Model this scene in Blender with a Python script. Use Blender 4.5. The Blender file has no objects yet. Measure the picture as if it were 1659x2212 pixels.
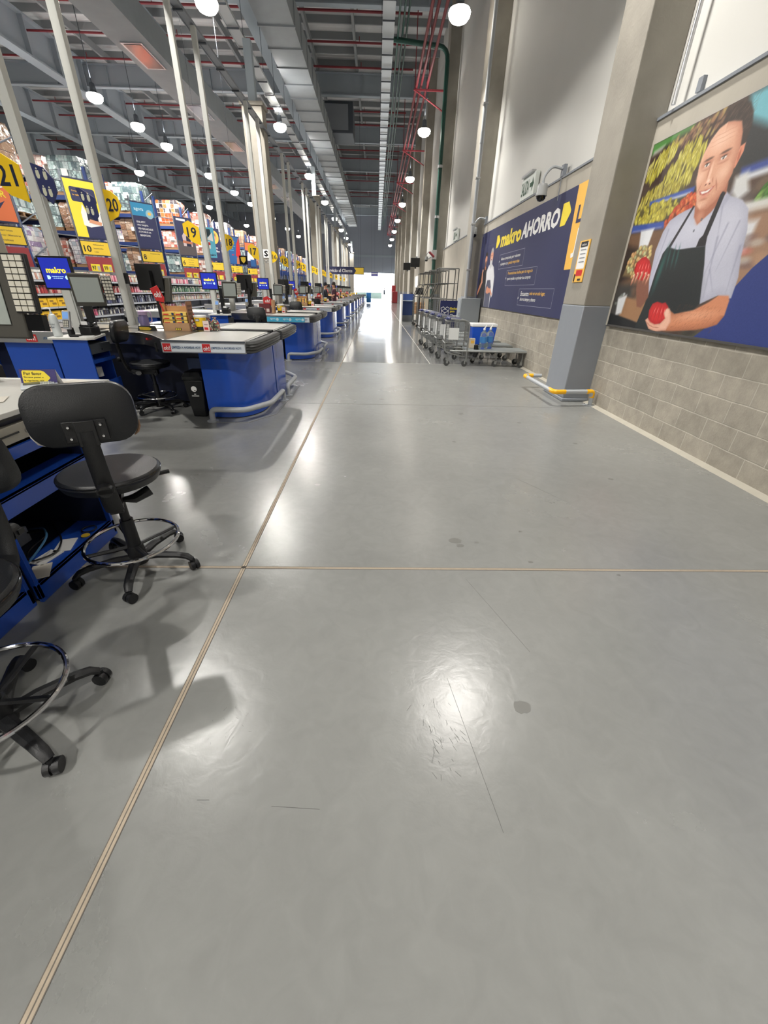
import bpy, bmesh, math, random
from mathutils import Vector, Matrix
random.seed(7)
PI = math.pi
SC = bpy.context.scene
COL = SC.collection

# ---------------------------------------------------------------- camera
FPX = 869.67; PIT = 0.50392724; YAW = 0.02714951; ROL = 0.02362885
cp, sp_, cy, sy = math.cos(PIT), math.sin(PIT), math.cos(YAW), math.sin(YAW)
Fv = Vector((sy*cp, cy*cp, -sp_)); Rv = Vector((cy, -sy, 0)); Uv = Rv.cross(Fv)
R2 = math.cos(ROL)*Rv + math.sin(ROL)*Uv
U2 = -math.sin(ROL)*Rv + math.cos(ROL)*Uv
cd = bpy.data.cameras.new('camera'); cam = bpy.data.objects.new('camera', cd); COL.objects.link(cam)
cam.matrix_world = Matrix(((R2.x, U2.x, -Fv.x, 0), (R2.y, U2.y, -Fv.y, 0), (R2.z, U2.z, -Fv.z, 1.5), (0, 0, 0, 1)))
cd.sensor_fit = 'VERTICAL'; cd.sensor_height = 24.0; cd.lens = FPX*24.0/2212.0
cd.clip_start = 0.02; cd.clip_end = 400
SC.camera = cam
SC.view_settings.view_transform = 'Standard'; SC.view_settings.look = 'None'
SC.view_settings.gamma = 1.0; SC.view_settings.use_curve_mapping = False
SC.view_settings.exposure = 0.0

# ---------------------------------------------------------------- world and lamp settings
W = bpy.data.worlds.new('overcast_sky'); SC.world = W; W.use_nodes = True
bg = W.node_tree.nodes['Background']; bg.inputs['Color'].default_value = (0.90, 0.95, 1.0, 1); bg.inputs['Strength'].default_value = 16.0
LAMP_W = 1900.0      # each high-bay lamp, downward
CEILING_FILL_W = 540.0      # upward spot added to brighten the ceiling; the lamp housings are opaque
LENS_E = 30.0

# ---------------------------------------------------------------- materials
def lin(c):
    return tuple(((v/255.0)/12.92 if v <= 10 else ((v/255.0+0.055)/1.055)**2.4) for v in c)
MT = {}
def M(name, col, rough=.5, metal=0., noise=0., nscale=6., bump=0., bscale=40., emis=0., coat=0., trans=0., spec=None, rnd=0., alpha=1., ior=None):
    if name in MT: return MT[name]
    m = bpy.data.materials.new(name); m.use_nodes = True; MT[name] = m
    nt = m.node_tree; N = nt.nodes; L = nt.links; b = N['Principled BSDF']
    c = lin(col) + (1,)
    b.inputs['Base Color'].default_value = c; b.inputs['Roughness'].default_value = rough; b.inputs['Metallic'].default_value = metal
    if coat: b.inputs['Coat Weight'].default_value = coat; b.inputs['Coat Roughness'].default_value = .08
    if trans: b.inputs['Transmission Weight'].default_value = trans
    if ior: b.inputs['IOR'].default_value = ior
    if alpha < 1: b.inputs['Alpha'].default_value = alpha
    if spec is not None: b.inputs['Specular IOR Level'].default_value = spec
    if emis:
        b.inputs['Emission Color'].default_value = c; b.inputs['Emission Strength'].default_value = emis
    if noise or bump or rnd:
        tc = N.new('ShaderNodeTexCoord')
    if noise:
        n = N.new('ShaderNodeTexNoise'); n.inputs['Scale'].default_value = nscale; n.inputs['Detail'].default_value = 6
        L.new(tc.outputs['Object'], n.inputs['Vector'])
        r = N.new('ShaderNodeMapRange'); r.inputs[1].default_value = .25; r.inputs[2].default_value = .75
        r.inputs[3].default_value = 1-noise; r.inputs[4].default_value = 1+noise*.6
        L.new(n.outputs['Fac'], r.inputs[0])
        mx = N.new('ShaderNodeVectorMath'); mx.operation = 'SCALE'; mx.inputs[0].default_value = c[:3]
        L.new(r.outputs[0], mx.inputs['Scale']); L.new(mx.outputs[0], b.inputs['Base Color'])
    if rnd:
        oi = N.new('ShaderNodeObjectInfo'); hs = N.new('ShaderNodeHueSaturation'); hs.inputs['Color'].default_value = c
        r = N.new('ShaderNodeMapRange'); r.inputs[3].default_value = .5-rnd; r.inputs[4].default_value = .5+rnd
        L.new(oi.outputs['Random'], r.inputs[0]); L.new(r.outputs[0], hs.inputs['Hue']); L.new(hs.outputs[0], b.inputs['Base Color'])
    if bump:
        n = N.new('ShaderNodeTexNoise'); n.inputs['Scale'].default_value = bscale; n.inputs['Detail'].default_value = 4
        L.new(tc.outputs['Object'], n.inputs['Vector'])
        bm_ = N.new('ShaderNodeBump'); bm_.inputs['Strength'].default_value = bump; bm_.inputs['Distance'].default_value = .01
        L.new(n.outputs['Fac'], bm_.inputs['Height']); L.new(bm_.outputs[0], b.inputs['Normal'])
    return m

blue = M('blue_laminate', (36, 80, 178), .22, noise=.05, nscale=3, coat=.3)
navy = M('navy_print', (46, 50, 88), .55)
navyd = M('navy_and_recess_shade', (30, 36, 60), .4)
yel = M('yellow_print', (246, 222, 62), .5)
yelo = M('amber_print', (244, 190, 84), .5)
yelsign = M('sign_yellow', (236, 200, 60), .5)
white = M('white_print', (238, 238, 236), .5)
offw = M('worktop_white', (225, 224, 218), .35, noise=.04)
blk = M('black_plastic', (17, 18, 20), .42, bump=.15, bscale=300)
blkg = M('black_gloss', (14, 15, 18), .15)
leather = M('black_leatherette', (20, 22, 25), .36, bump=.15, bscale=260)
rubber = M('dark_rubber', (52, 53, 52), .5)
chrome = M('chrome', (215, 215, 218), .08, 1.)
steel = M('stainless', (176, 174, 170), .28, 1., noise=.06, nscale=12)
alu = M('aluminium', (196, 197, 199), .35, .9)
zinc = M('zinc_plated', (158, 160, 158), .38, .85)
greyp = M('grey_painted_tube', (168, 172, 176), .4)
greypd = M('grey_painted_metal', (130, 135, 142), .5)
darkm = M('dark_painted_steel', (72, 78, 86), .6)
polew = M('pole_enamel', (206, 207, 202), .4)
concr = M('bare_concrete', (154, 149, 139), .8, noise=.16, nscale=2.2, bump=.25, bscale=30)
greyband = M('grey_wall_paint', (138, 143, 150), .6, noise=.03)
cladw = M('wall_cladding', (208, 207, 202), .7, noise=.03, nscale=1.)
red = M('red_print', (204, 40, 42), .5)
redpipe = M('red_pipe_paint', (128, 44, 52), .6)
redend = M('red_shelf_header', (158, 62, 66), .6)
green = M('green_pipe_paint', (28, 72, 62), .45)
card = M('cardboard', (186, 146, 108), .8, noise=.06, nscale=20)
cardd = M('cardboard_print', (140, 98, 72), .8)
rackb = M('rack_blue', (38, 62, 120), .5)
rackg = M('rack_upright', (120, 126, 136), .5, .4)
cream = M('keypad_cream', (208, 204, 190), .5)
skin = M('skin_print', (222, 158, 122), .6, noise=.05)
skin2 = M('skin_highlight_print', (238, 186, 158), .6)
skin3 = M('skin_shade_print', (184, 112, 80), .6)
hairm = M('hair_dark_print', (52, 42, 36), .7)
darkprint = M('dark_print', (36, 34, 34), .6)
cyan = M('cyan_print', (96, 186, 214), .5)
orange = M('orange_print', (226, 120, 74), .5)
pinkp = M('pink_print', (236, 170, 170), .5)
brownp = M('brown_print', (150, 112, 82), .6)
greenp = M('green_print', (86, 142, 60), .6)
screenw = M('lit_screen', (150, 156, 150), .2, emis=.16)
screenb = M('lit_blue_screen', (32, 44, 150), .2, emis=.9)
scr_y = M('lit_yellow', (250, 226, 50), .3, emis=.8)
scr_w = M('lit_white', (190, 232, 248), .3, emis=.8)
lensm = M('lamp_lens', (255, 248, 236), .3, emis=LENS_E)
galv = M('galvanised_sheet', (150, 156, 160), .6, .1, noise=.08, nscale=2)
traym = M('cable_tray_metal', (190, 194, 196), .4, .5)
beamm = M('beam_paint', (158, 168, 176), .7)
purlm = M('purlin_paint', (140, 144, 146), .65)
clearp = M('clear_plastic', (220, 232, 240), .06, trans=.9, ior=1.35)
cloth_d = M('dark_cloth', (34, 38, 46), .9)
cloth_m = M('maroon_cloth', (70, 36, 48), .9)
skinr = M('skin', (196, 146, 118), .6)

# floor: polished concrete
def floor_mat(name, rough, rvar, col):
    m = bpy.data.materials.new(name); m.use_nodes = True; nt = m.node_tree; N = nt.nodes; L = nt.links; b = N['Principled BSDF']
    tc = N.new('ShaderNodeTexCoord')
    def noise(scale, detail, dist=0., src=None, rough_=.55):
        n = N.new('ShaderNodeTexNoise'); n.inputs['Scale'].default_value = scale; n.inputs['Detail'].default_value = detail
        n.inputs['Distortion'].default_value = dist; n.inputs['Roughness'].default_value = rough_
        L.new(src or tc.outputs['Object'], n.inputs['Vector']); return n
    n1 = noise(1.1, 9, .25); n2 = noise(9, 6, 1.2); n3 = noise(.35, 3)
    r1 = N.new('ShaderNodeMapRange'); r1.inputs[1].default_value = .15; r1.inputs[2].default_value = .85; r1.inputs[3].default_value = .90; r1.inputs[4].default_value = 1.08
    L.new(n1.outputs['Fac'], r1.inputs[0])
    r2 = N.new('ShaderNodeMapRange'); r2.inputs[1].default_value = .3; r2.inputs[2].default_value = .7; r2.inputs[3].default_value = .95; r2.inputs[4].default_value = 1.05
    L.new(n2.outputs['Fac'], r2.inputs[0])
    mu = N.new('ShaderNodeMath'); mu.operation = 'MULTIPLY'; L.new(r1.outputs[0], mu.inputs[0]); L.new(r2.outputs[0], mu.inputs[1])
    # stretched wear scratches
    mp = N.new('ShaderNodeMapping'); mp.inputs['Scale'].default_value = (26, 3.0, 1); mp.inputs['Rotation'].default_value = (0, 0, .5); L.new(tc.outputs['Object'], mp.inputs['Vector'])
    ns = noise(1.6, 10, .8, mp.outputs[0], .7)
    rs = N.new('ShaderNodeMapRange'); rs.inputs[1].default_value = .60; rs.inputs[2].default_value = .80; rs.inputs[3].default_value = 1.0; rs.inputs[4].default_value = 1.06
    L.new(ns.outputs['Fac'], rs.inputs[0])
    mu2 = N.new('ShaderNodeMath'); mu2.operation = 'MULTIPLY'; L.new(mu.outputs[0], mu2.inputs[0]); L.new(rs.outputs[0], mu2.inputs[1])
    # dark spots
    vo = N.new('ShaderNodeTexVoronoi'); vo.inputs['Scale'].default_value = 1.1; L.new(tc.outputs['Object'], vo.inputs['Vector'])
    rv = N.new('ShaderNodeMapRange'); rv.inputs[1].default_value = .01; rv.inputs[2].default_value = .03; rv.inputs[3].default_value = .80; rv.inputs[4].default_value = 1.0
    L.new(vo.outputs['Distance'], rv.inputs[0])
    mu3 = N.new('ShaderNodeMath'); mu3.operation = 'MULTIPLY'; L.new(mu2.outputs[0], mu3.inputs[0]); L.new(rv.outputs[0], mu3.inputs[1])
    v = N.new('ShaderNodeVectorMath'); v.operation = 'SCALE'; v.inputs[0].default_value = lin(col); L.new(mu3.outputs[0], v.inputs['Scale'])
    L.new(v.outputs[0], b.inputs['Base Color']); b.inputs['Specular IOR Level'].default_value = .85
    rr = N.new('ShaderNodeMapRange'); rr.inputs[1].default_value = .15; rr.inputs[2].default_value = .85; rr.inputs[3].default_value = rough-rvar; rr.inputs[4].default_value = rough+rvar
    L.new(n1.outputs['Fac'], rr.inputs[0]); L.new(rr.outputs[0], b.inputs['Roughness'])
    bu = N.new('ShaderNodeBump'); bu.inputs['Strength'].default_value = .10; bu.inputs['Distance'].default_value = .01
    nb = noise(14 if rough > .2 else 3.5, 5, .5); L.new(nb.outputs['Fac'], bu.inputs['Height']); L.new(bu.outputs[0], b.inputs['Normal'])
    return m
floor_near = floor_mat('concrete_floor_satin', .26, .04, (132, 133, 130))
floor_far = floor_mat('concrete_floor_polished', .13, .03, (132, 133, 132))

def block_mat():
    m = bpy.data.materials.new('concrete_block'); m.use_nodes = True; nt = m.node_tree; N = nt.nodes; L = nt.links; b = N['Principled BSDF']
    tc = N.new('ShaderNodeTexCoord'); se = N.new('ShaderNodeSeparateXYZ'); L.new(tc.outputs['Object'], se.inputs[0])
    co = N.new('ShaderNodeCombineXYZ'); L.new(se.outputs['Y'], co.inputs['X']); L.new(se.outputs['Z'], co.inputs['Y'])
    nw = N.new('ShaderNodeTexNoise'); nw.inputs['Scale'].default_value = 2.5; L.new(tc.outputs['Object'], nw.inputs['Vector'])
    ad = N.new('ShaderNodeMixRGB'); ad.blend_type = 'LINEAR_LIGHT'; ad.inputs['Fac'].default_value = .012; L.new(co.outputs[0], ad.inputs[1]); L.new(nw.outputs['Color'], ad.inputs[2])
    br = N.new('ShaderNodeTexBrick'); L.new(ad.outputs[0], br.inputs['Vector'])
    br.inputs['Scale'].default_value = 1; br.inputs['Brick Width'].default_value = .40; br.inputs['Row Height'].default_value = .213
    br.inputs['Mortar Size'].default_value = .0075; br.inputs['Mortar Smooth'].default_value = .6; br.inputs['Bias'].default_value = 0
    br.inputs['Color1'].default_value = lin((170, 163, 150))+(1,); br.inputs['Color2'].default_value = lin((154, 148, 136))+(1,)
    br.inputs['Mortar'].default_value = lin((184, 178, 166))+(1,)
    n = N.new('ShaderNodeTexNoise'); n.inputs['Scale'].default_value = 5; n.inputs['Detail'].default_value = 9; n.inputs['Roughness'].default_value = .7; L.new(tc.outputs['Object'], n.inputs['Vector'])
    r = N.new('ShaderNodeMapRange'); r.inputs[1].default_value = .3; r.inputs[2].default_value = .7; r.inputs[3].default_value = .76; r.inputs[4].default_value = 1.16; L.new(n.outputs['Fac'], r.inputs[0])
    v = N.new('ShaderNodeVectorMath'); v.operation = 'SCALE'; L.new(br.outputs['Color'], v.inputs[0]); L.new(r.outputs[0], v.inputs['Scale']); L.new(v.outputs[0], b.inputs['Base Color'])
    b.inputs['Roughness'].default_value = .9
    n2 = N.new('ShaderNodeTexNoise'); n2.inputs['Scale'].default_value = 60; n2.inputs['Detail'].default_value = 6; L.new(tc.outputs['Object'], n2.inputs['Vector'])
    ms = N.new('ShaderNodeMath'); ms.operation = 'MULTIPLY_ADD'; ms.inputs[1].default_value = -1.; L.new(br.outputs['Fac'], ms.inputs[0]); L.new(n2.outputs['Fac'], ms.inputs[2])
    bu = N.new('ShaderNodeBump'); bu.inputs['Strength'].default_value = .5; bu.inputs['Distance'].default_value = .006; L.new(ms.outputs[0], bu.inputs['Height']); L.new(bu.outputs[0], b.inputs['Normal'])
    return m
blockm = block_mat()

def deck_mat():
    m = bpy.data.materials.new('roof_deck'); m.use_nodes = True; nt = m.node_tree; N = nt.nodes; L = nt.links; b = N['Principled BSDF']
    tc = N.new('ShaderNodeTexCoord'); w = N.new('ShaderNodeTexWave'); w.bands_direction = 'Y'; w.inputs['Scale'].default_value = .9; L.new(tc.outputs['Object'], w.inputs['Vector'])
    b.inputs['Base Color'].default_value = lin((216, 217, 218))+(1,); b.inputs['Roughness'].default_value = .7
    bu = N.new('ShaderNodeBump'); bu.inputs['Strength'].default_value = .8; bu.inputs['Distance'].default_value = .05; L.new(w.outputs['Fac'], bu.inputs['Height']); L.new(bu.outputs[0], b.inputs['Normal'])
    return m
deckm = deck_mat()

def goods_mat(name, cols, sx, sy, sz, rough=.25, mortar=(60, 58, 60), coat=.6):
    """printed goods / boxes: each cell takes one of the given colours, under crinkled film"""
    m = bpy.data.materials.new(name); m.use_nodes = True; nt = m.node_tree; N = nt.nodes; L = nt.links; b = N['Principled BSDF']
    tc = N.new('ShaderNodeTexCoord'); oi = N.new('ShaderNodeObjectInfo')
    mp = N.new('ShaderNodeMapping'); mp.inputs['Scale'].default_value = (sx, sy, sz); L.new(tc.outputs['Object'], mp.inputs['Vector'])
    fl = N.new('ShaderNodeVectorMath'); fl.operation = 'FLOOR'; L.new(mp.outputs[0], fl.inputs[0])
    ad = N.new('ShaderNodeVectorMath'); ad.operation = 'ADD'; L.new(fl.outputs[0], ad.inputs[0]); L.new(oi.outputs['Random'], ad.inputs[1])
    wn = N.new('ShaderNodeTexWhiteNoise'); L.new(ad.outputs[0], wn.inputs['Vector'])
    cr = N.new('ShaderNodeValToRGB'); cr.color_ramp.interpolation = 'CONSTANT'; e = cr.color_ramp.elements
    while len(e) < len(cols): e.new(.5)
    for i, c in enumerate(cols): e[i].position = i/len(cols); e[i].color = lin(c)+(1,)
    L.new(wn.outputs['Value'], cr.inputs[0])
    fr = N.new('ShaderNodeVectorMath'); fr.operation = 'FRACTION'; L.new(mp.outputs[0], fr.inputs[0])
    ds = N.new('ShaderNodeVectorMath'); ds.operation = 'SUBTRACT'; ds.inputs[1].default_value = (.5, .5, .5); L.new(fr.outputs[0], ds.inputs[0])
    ab = N.new('ShaderNodeVectorMath'); ab.operation = 'ABSOLUTE'; L.new(ds.outputs[0], ab.inputs[0])
    se = N.new('ShaderNodeSeparateXYZ'); L.new(ab.outputs[0], se.inputs[0])
    mxx = N.new('ShaderNodeMath'); mxx.operation = 'MAXIMUM'; L.new(se.outputs['Y'] if False else se.outputs['X'], mxx.inputs[0]); L.new(se.outputs['Z'], mxx.inputs[1])
    gt = N.new('ShaderNodeMath'); gt.operation = 'GREATER_THAN'; gt.inputs[1].default_value = .46; L.new(mxx.outputs[0], gt.inputs[0])
    mi = N.new('ShaderNodeMixRGB'); L.new(gt.outputs[0], mi.inputs[0]); L.new(cr.outputs[0], mi.inputs[1]); mi.inputs[2].default_value = lin(mortar)+(1,)
    L.new(mi.outputs[0], b.inputs['Base Color']); b.inputs['Roughness'].default_value = rough; b.inputs['Coat Weight'].default_value = coat; b.inputs['Coat Roughness'].default_value = .15
    n = N.new('ShaderNodeTexNoise'); n.inputs['Scale'].default_value = 7; n.inputs['Detail'].default_value = 3; n.inputs['Distortion'].default_value = 1.5; L.new(tc.outputs['Object'], n.inputs['Vector'])
    bu = N.new('ShaderNodeBump'); bu.inputs['Strength'].default_value = .7; bu.inputs['Distance'].default_value = .05; L.new(n.outputs['Fac'], bu.inputs['Height'])
    L.new(bu.outputs[0], b.inputs['Coat Normal']); L.new(bu.outputs[0], b.inputs['Normal'])
    return m
load_mats = [goods_mat('wrapped_cartons', [(176, 142, 112), (160, 124, 98), (146, 112, 90), (182, 158, 138)], 3, 3, 4.2, mortar=(110, 90, 76)),
             goods_mat('wrapped_white_goods', [(225, 225, 228), (180, 190, 200), (205, 195, 200), (150, 130, 165), (210, 206, 204)], 6, 6, 7, mortar=(130, 128, 134)),
             goods_mat('wrapped_bottles', [(120, 140, 140), (165, 190, 188), (90, 110, 115), (180, 195, 195)], 10, 10, 4, mortar=(90, 100, 104)),
             goods_mat('wrapped_red_packs', [(200, 140, 125), (225, 200, 190), (180, 95, 80), (235, 225, 215), (205, 170, 160)], 6, 6, 8, mortar=(150, 120, 112))]
load_orange = goods_mat('orange_boxes', [(232, 96, 50), (228, 220, 214), (222, 90, 48), (60, 50, 55), (238, 120, 70)], 5, 5, 5, mortar=(200, 190, 186))
goods_small = [goods_mat('dark_bottles_goods', [(52, 50, 66), (70, 60, 60), (48, 52, 84), (225, 222, 210)], 14, 14, 7, mortar=(180, 180, 176)),
               goods_mat('light_goods', [(220, 210, 190), (210, 160, 140), (235, 235, 230), (200, 190, 150)], 12, 12, 6),
               goods_mat('red_goods', [(180, 50, 52), (205, 80, 72), (160, 40, 48), (230, 190, 180)], 14, 14, 6),
               goods_mat('green_goods', [(70, 120, 86), (200, 205, 180), (96, 140, 100), (60, 96, 72)], 12, 12, 6),
               goods_mat('pink_goods', [(222, 100, 130), (236, 170, 180), (200, 80, 110), (240, 225, 225)], 10, 10, 5),
               goods_mat('navy_goods', [(44, 48, 84), (90, 96, 130), (200, 205, 215), (60, 60, 70)], 12, 12, 6)]

# ---------------------------------------------------------------- mesh builder
def rootloc(o):
    v = Vector((0, 0, 0))
    while o is not None:
        v = v + o.location; o = o.parent
    return v
class MB:
    def __init__(s): s.bm = bmesh.new(); s.mats = []; s.T = None
    def mi(s, m):
        if m not in s.mats: s.mats.append(m)
        return s.mats.index(m)
    def v(s, p):
        p = Vector(p)
        if s.T is not None: p = s.T @ p
        return s.bm.verts.new(p)
    def face(s, vs, m):
        try: f = s.bm.faces.new(vs)
        except ValueError: return
        f.material_index = s.mi(m)
    def box(s, x0, x1, y0, y1, z0, z1, m):
        a = [s.v((x, y, z)) for x in (x0, x1) for y in (y0, y1) for z in (z0, z1)]
        for q in ((0, 1, 3, 2), (4, 6, 7, 5), (0, 4, 5, 1), (2, 3, 7, 6), (0, 2, 6, 4), (1, 5, 7, 3)): s.face([a[i] for i in q], m)
        return s
    def cbox(s, c, d, m, rz=0, rx=0, ry=0):
        old = s.T; t = Matrix.Translation(c) @ Matrix.Rotation(rz, 4, 'Z') @ Matrix.Rotation(ry, 4, 'Y') @ Matrix.Rotation(rx, 4, 'X')
        s.T = old @ t if old is not None else t
        s.box(-d[0]/2, d[0]/2, -d[1]/2, d[1]/2, -d[2]/2, d[2]/2, m); s.T = old; return s
    def rings(s, rings, m, cap=True, close=False):
        vr = [[s.v(p) for p in r] for r in rings]; n = len(vr[0]); k = len(vr)
        for i in range(k if close else k-1):
            a, b = vr[i], vr[(i+1) % k]
            for j in range(n): s.face([a[j], a[(j+1) % n], b[(j+1) % n], b[j]], m)
        if cap and not close: s.face(vr[0][::-1], m); s.face(vr[-1], m)
        return s
    def tube(s, pts, r, m, seg=8, close=False, flat=None, up=None):
        pts = [Vector(p) for p in pts]; n = len(pts); rings = []; prev = None
        for i, p in enumerate(pts):
            if close: t = (pts[(i+1) % n]-pts[i-1])
            else: t = pts[min(i+1, n-1)]-pts[max(i-1, 0)]
            t.normalize()
            if prev is None:
                u = Vector(up) if up else (Vector((0, 0, 1)) if abs(t.z) < .9 else Vector((1, 0, 0)))
            else: u = prev
            a = (u - t*u.dot(t)).normalized(); b = t.cross(a); prev = a
            rr = r[i] if isinstance(r, (list, tuple)) else r
            fa, fb = (flat or (1, 1))
            rings.append([p + rr*(fa*math.cos(2*PI*j/seg+PI/seg)*a + fb*math.sin(2*PI*j/seg+PI/seg)*b) for j in range(seg)])
        return s.rings(rings, m, close=close)
    def cyl(s, p0, p1, r0, m, r1=None, seg=16): return s.tube([p0, p1], [r0, r0 if r1 is None else r1], m, seg)
    def prism(s, pts, z0, z1, m):
        return s.rings([[(x, y, z0) for x, y in pts], [(x, y, z1) for x, y in pts]], m)
    def prismy(s, pts, y0, y1, m):
        return s.rings([[(x, y0, z) for x, z in pts], [(x, y1, z) for x, z in pts]], m)
    def prismx(s, pts, x0, x1, m):
        return s.rings([[(x0, y, z) for y, z in pts], [(x1, y, z) for y, z in pts]], m)
    def lathe(s, prof, c, m, seg=20):
        return s.rings([[(c[0]+r*math.cos(2*PI*j/seg), c[1]+r*math.sin(2*PI*j/seg), c[2]+z) for j in range(seg)] for r, z in prof], m)
    def flat(s, pts, y, m):
        """a printed patch on a panel: thin raised polygon in the panel's x,z plane, facing -y"""
        return s.rings([[(x, y, z) for x, z in pts], [(x, y-.0006, z) for x, z in pts]], m)
    def build(s, name, parent=None, world=False, bevel=0, seg=2, ang=35):
        if world and parent is not None:
            bmesh.ops.translate(s.bm, verts=s.bm.verts, vec=-rootloc(parent))
        bmesh.ops.recalc_face_normals(s.bm, faces=s.bm.faces)
        me = bpy.data.meshes.new(name); s.bm.to_mesh(me); s.bm.free()
        for m in s.mats: me.materials.append(m)
        me.polygons.foreach_set('use_smooth', [True]*len(me.polygons)); me.set_sharp_from_angle(angle=math.radians(ang))
        o = bpy.data.objects.new(name, me); COL.objects.link(o)
        if parent is not None: o.parent = parent
        if bevel:
            b = o.modifiers.new('bevel', 'BEVEL'); b.width = bevel; b.segments = seg; b.limit_method = 'ANGLE'; b.angle_limit = math.radians(40)
        return o
def thing(name, label, cat, loc=(0, 0, 0), rz=0, group=None):
    o = bpy.data.objects.new(name, None); COL.objects.link(o); o.location = loc; o.rotation_euler = (0, 0, rz); o.empty_display_size = .1
    o['label'] = label; o['category'] = cat
    if group: o['group'] = group
    return o
def tag(o, label, cat, group=None):
    o['label'] = label; o['category'] = cat
    if group: o['group'] = group
    return o
def struct(mb, name, parent=None, **k):
    o = mb.build(name, parent, **k)
    if parent is None: o['kind'] = 'structure'
    return o
def recenter(o, p):
    o.data.transform(Matrix.Translation(-Vector(p))); o.location = p; return o
def dup(root, loc=None, rz=None, label=None, group=None, skip=()):
    r = root.copy(); COL.objects.link(r)
    if loc is not None: r.location = loc
    if rz is not None: r.rotation_euler = (0, 0, rz)
    if label: r['label'] = label
    if group: r['group'] = group
    for ch in list(root.children):
        if ch.name.split('.')[0] in skip: continue
        c = ch.copy(); COL.objects.link(c); c.parent = r
        for g in list(ch.children):
            d = g.copy(); COL.objects.link(d); d.parent = c
    return r
def txt(parent, items, y, name='lettering', bold=0., world=False, label=None):
    """items: (string, x0, z0, width, height, material[, shear]) fitted exactly into their box, facing -y"""
    mb = MB()
    for it in items:
        s, x0, z0, w, h, m = it[:6]; sh = it[6] if len(it) > 6 else 0
        cu = bpy.data.curves.new('t', 'FONT'); cu.body = s; cu.size = 1; cu.resolution_u = 2; cu.offset = bold
        ob = bpy.data.objects.new('t', cu); me = bpy.data.meshes.new_from_object(ob)
        vs = [v.co.copy() for v in me.vertices]
        if vs:
            ax, bx = min(v.x for v in vs), max(v.x for v in vs); az, bz = min(v.y for v in vs), max(v.y for v in vs)
            nv = [mb.v((x0+(v.x-ax)/(bx-ax)*w + sh*(v.y-az)/(bz-az)*h, y, z0+(v.y-az)/(bz-az)*h)) for v in vs]
            for p in me.polygons: mb.face([nv[i] for i in p.vertices], m)
        bpy.data.objects.remove(ob); bpy.data.curves.remove(cu); bpy.data.meshes.remove(me)
    o = mb.build(name, parent, world=world)
    if label: o['label'] = label
    return o
def rrect(x0, x1, z0, z1, r, n=4):
    P = []
    for cx, cz, a0 in ((x1-r, z1-r, 0), (x0+r, z1-r, PI/2), (x0+r, z0+r, PI), (x1-r, z0+r, 1.5*PI)):
        for i in range(n+1): a = a0+PI/2*i/n; P.append((cx+r*math.cos(a), cz+r*math.sin(a)))
    return P
def arcpath(pts, r, n=4):
    """round the corners of a polyline"""
    P = [Vector(pts[0])]
    for i in range(1, len(pts)-1):
        p = Vector(pts[i]); a = (Vector(pts[i-1])-p); b = (Vector(pts[i+1])-p); la, lb = a.length, b.length
        d = min(r, la*.45, lb*.45); a.normalize(); b.normalize(); p0 = p+a*d; p1 = p+b*d
        for k in range(n+1): t = k/n; P.append(p0*(1-t)**2+p*2*t*(1-t)+p1*t*t)
    P.append(Vector(pts[-1])); return P
ORD = ['nearest', 'second', 'third', 'fourth', 'fifth', 'sixth', 'seventh', 'eighth', 'ninth', 'tenth', 'eleventh', 'twelfth', 'thirteenth', 'fourteenth', 'fifteenth', 'sixteenth', 'seventeenth', 'eighteenth', 'nineteenth', 'twentieth', 'twenty-first', 'twenty-second', 'twenty-third', 'twenty-fourth', 'twenty-fifth']
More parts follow.
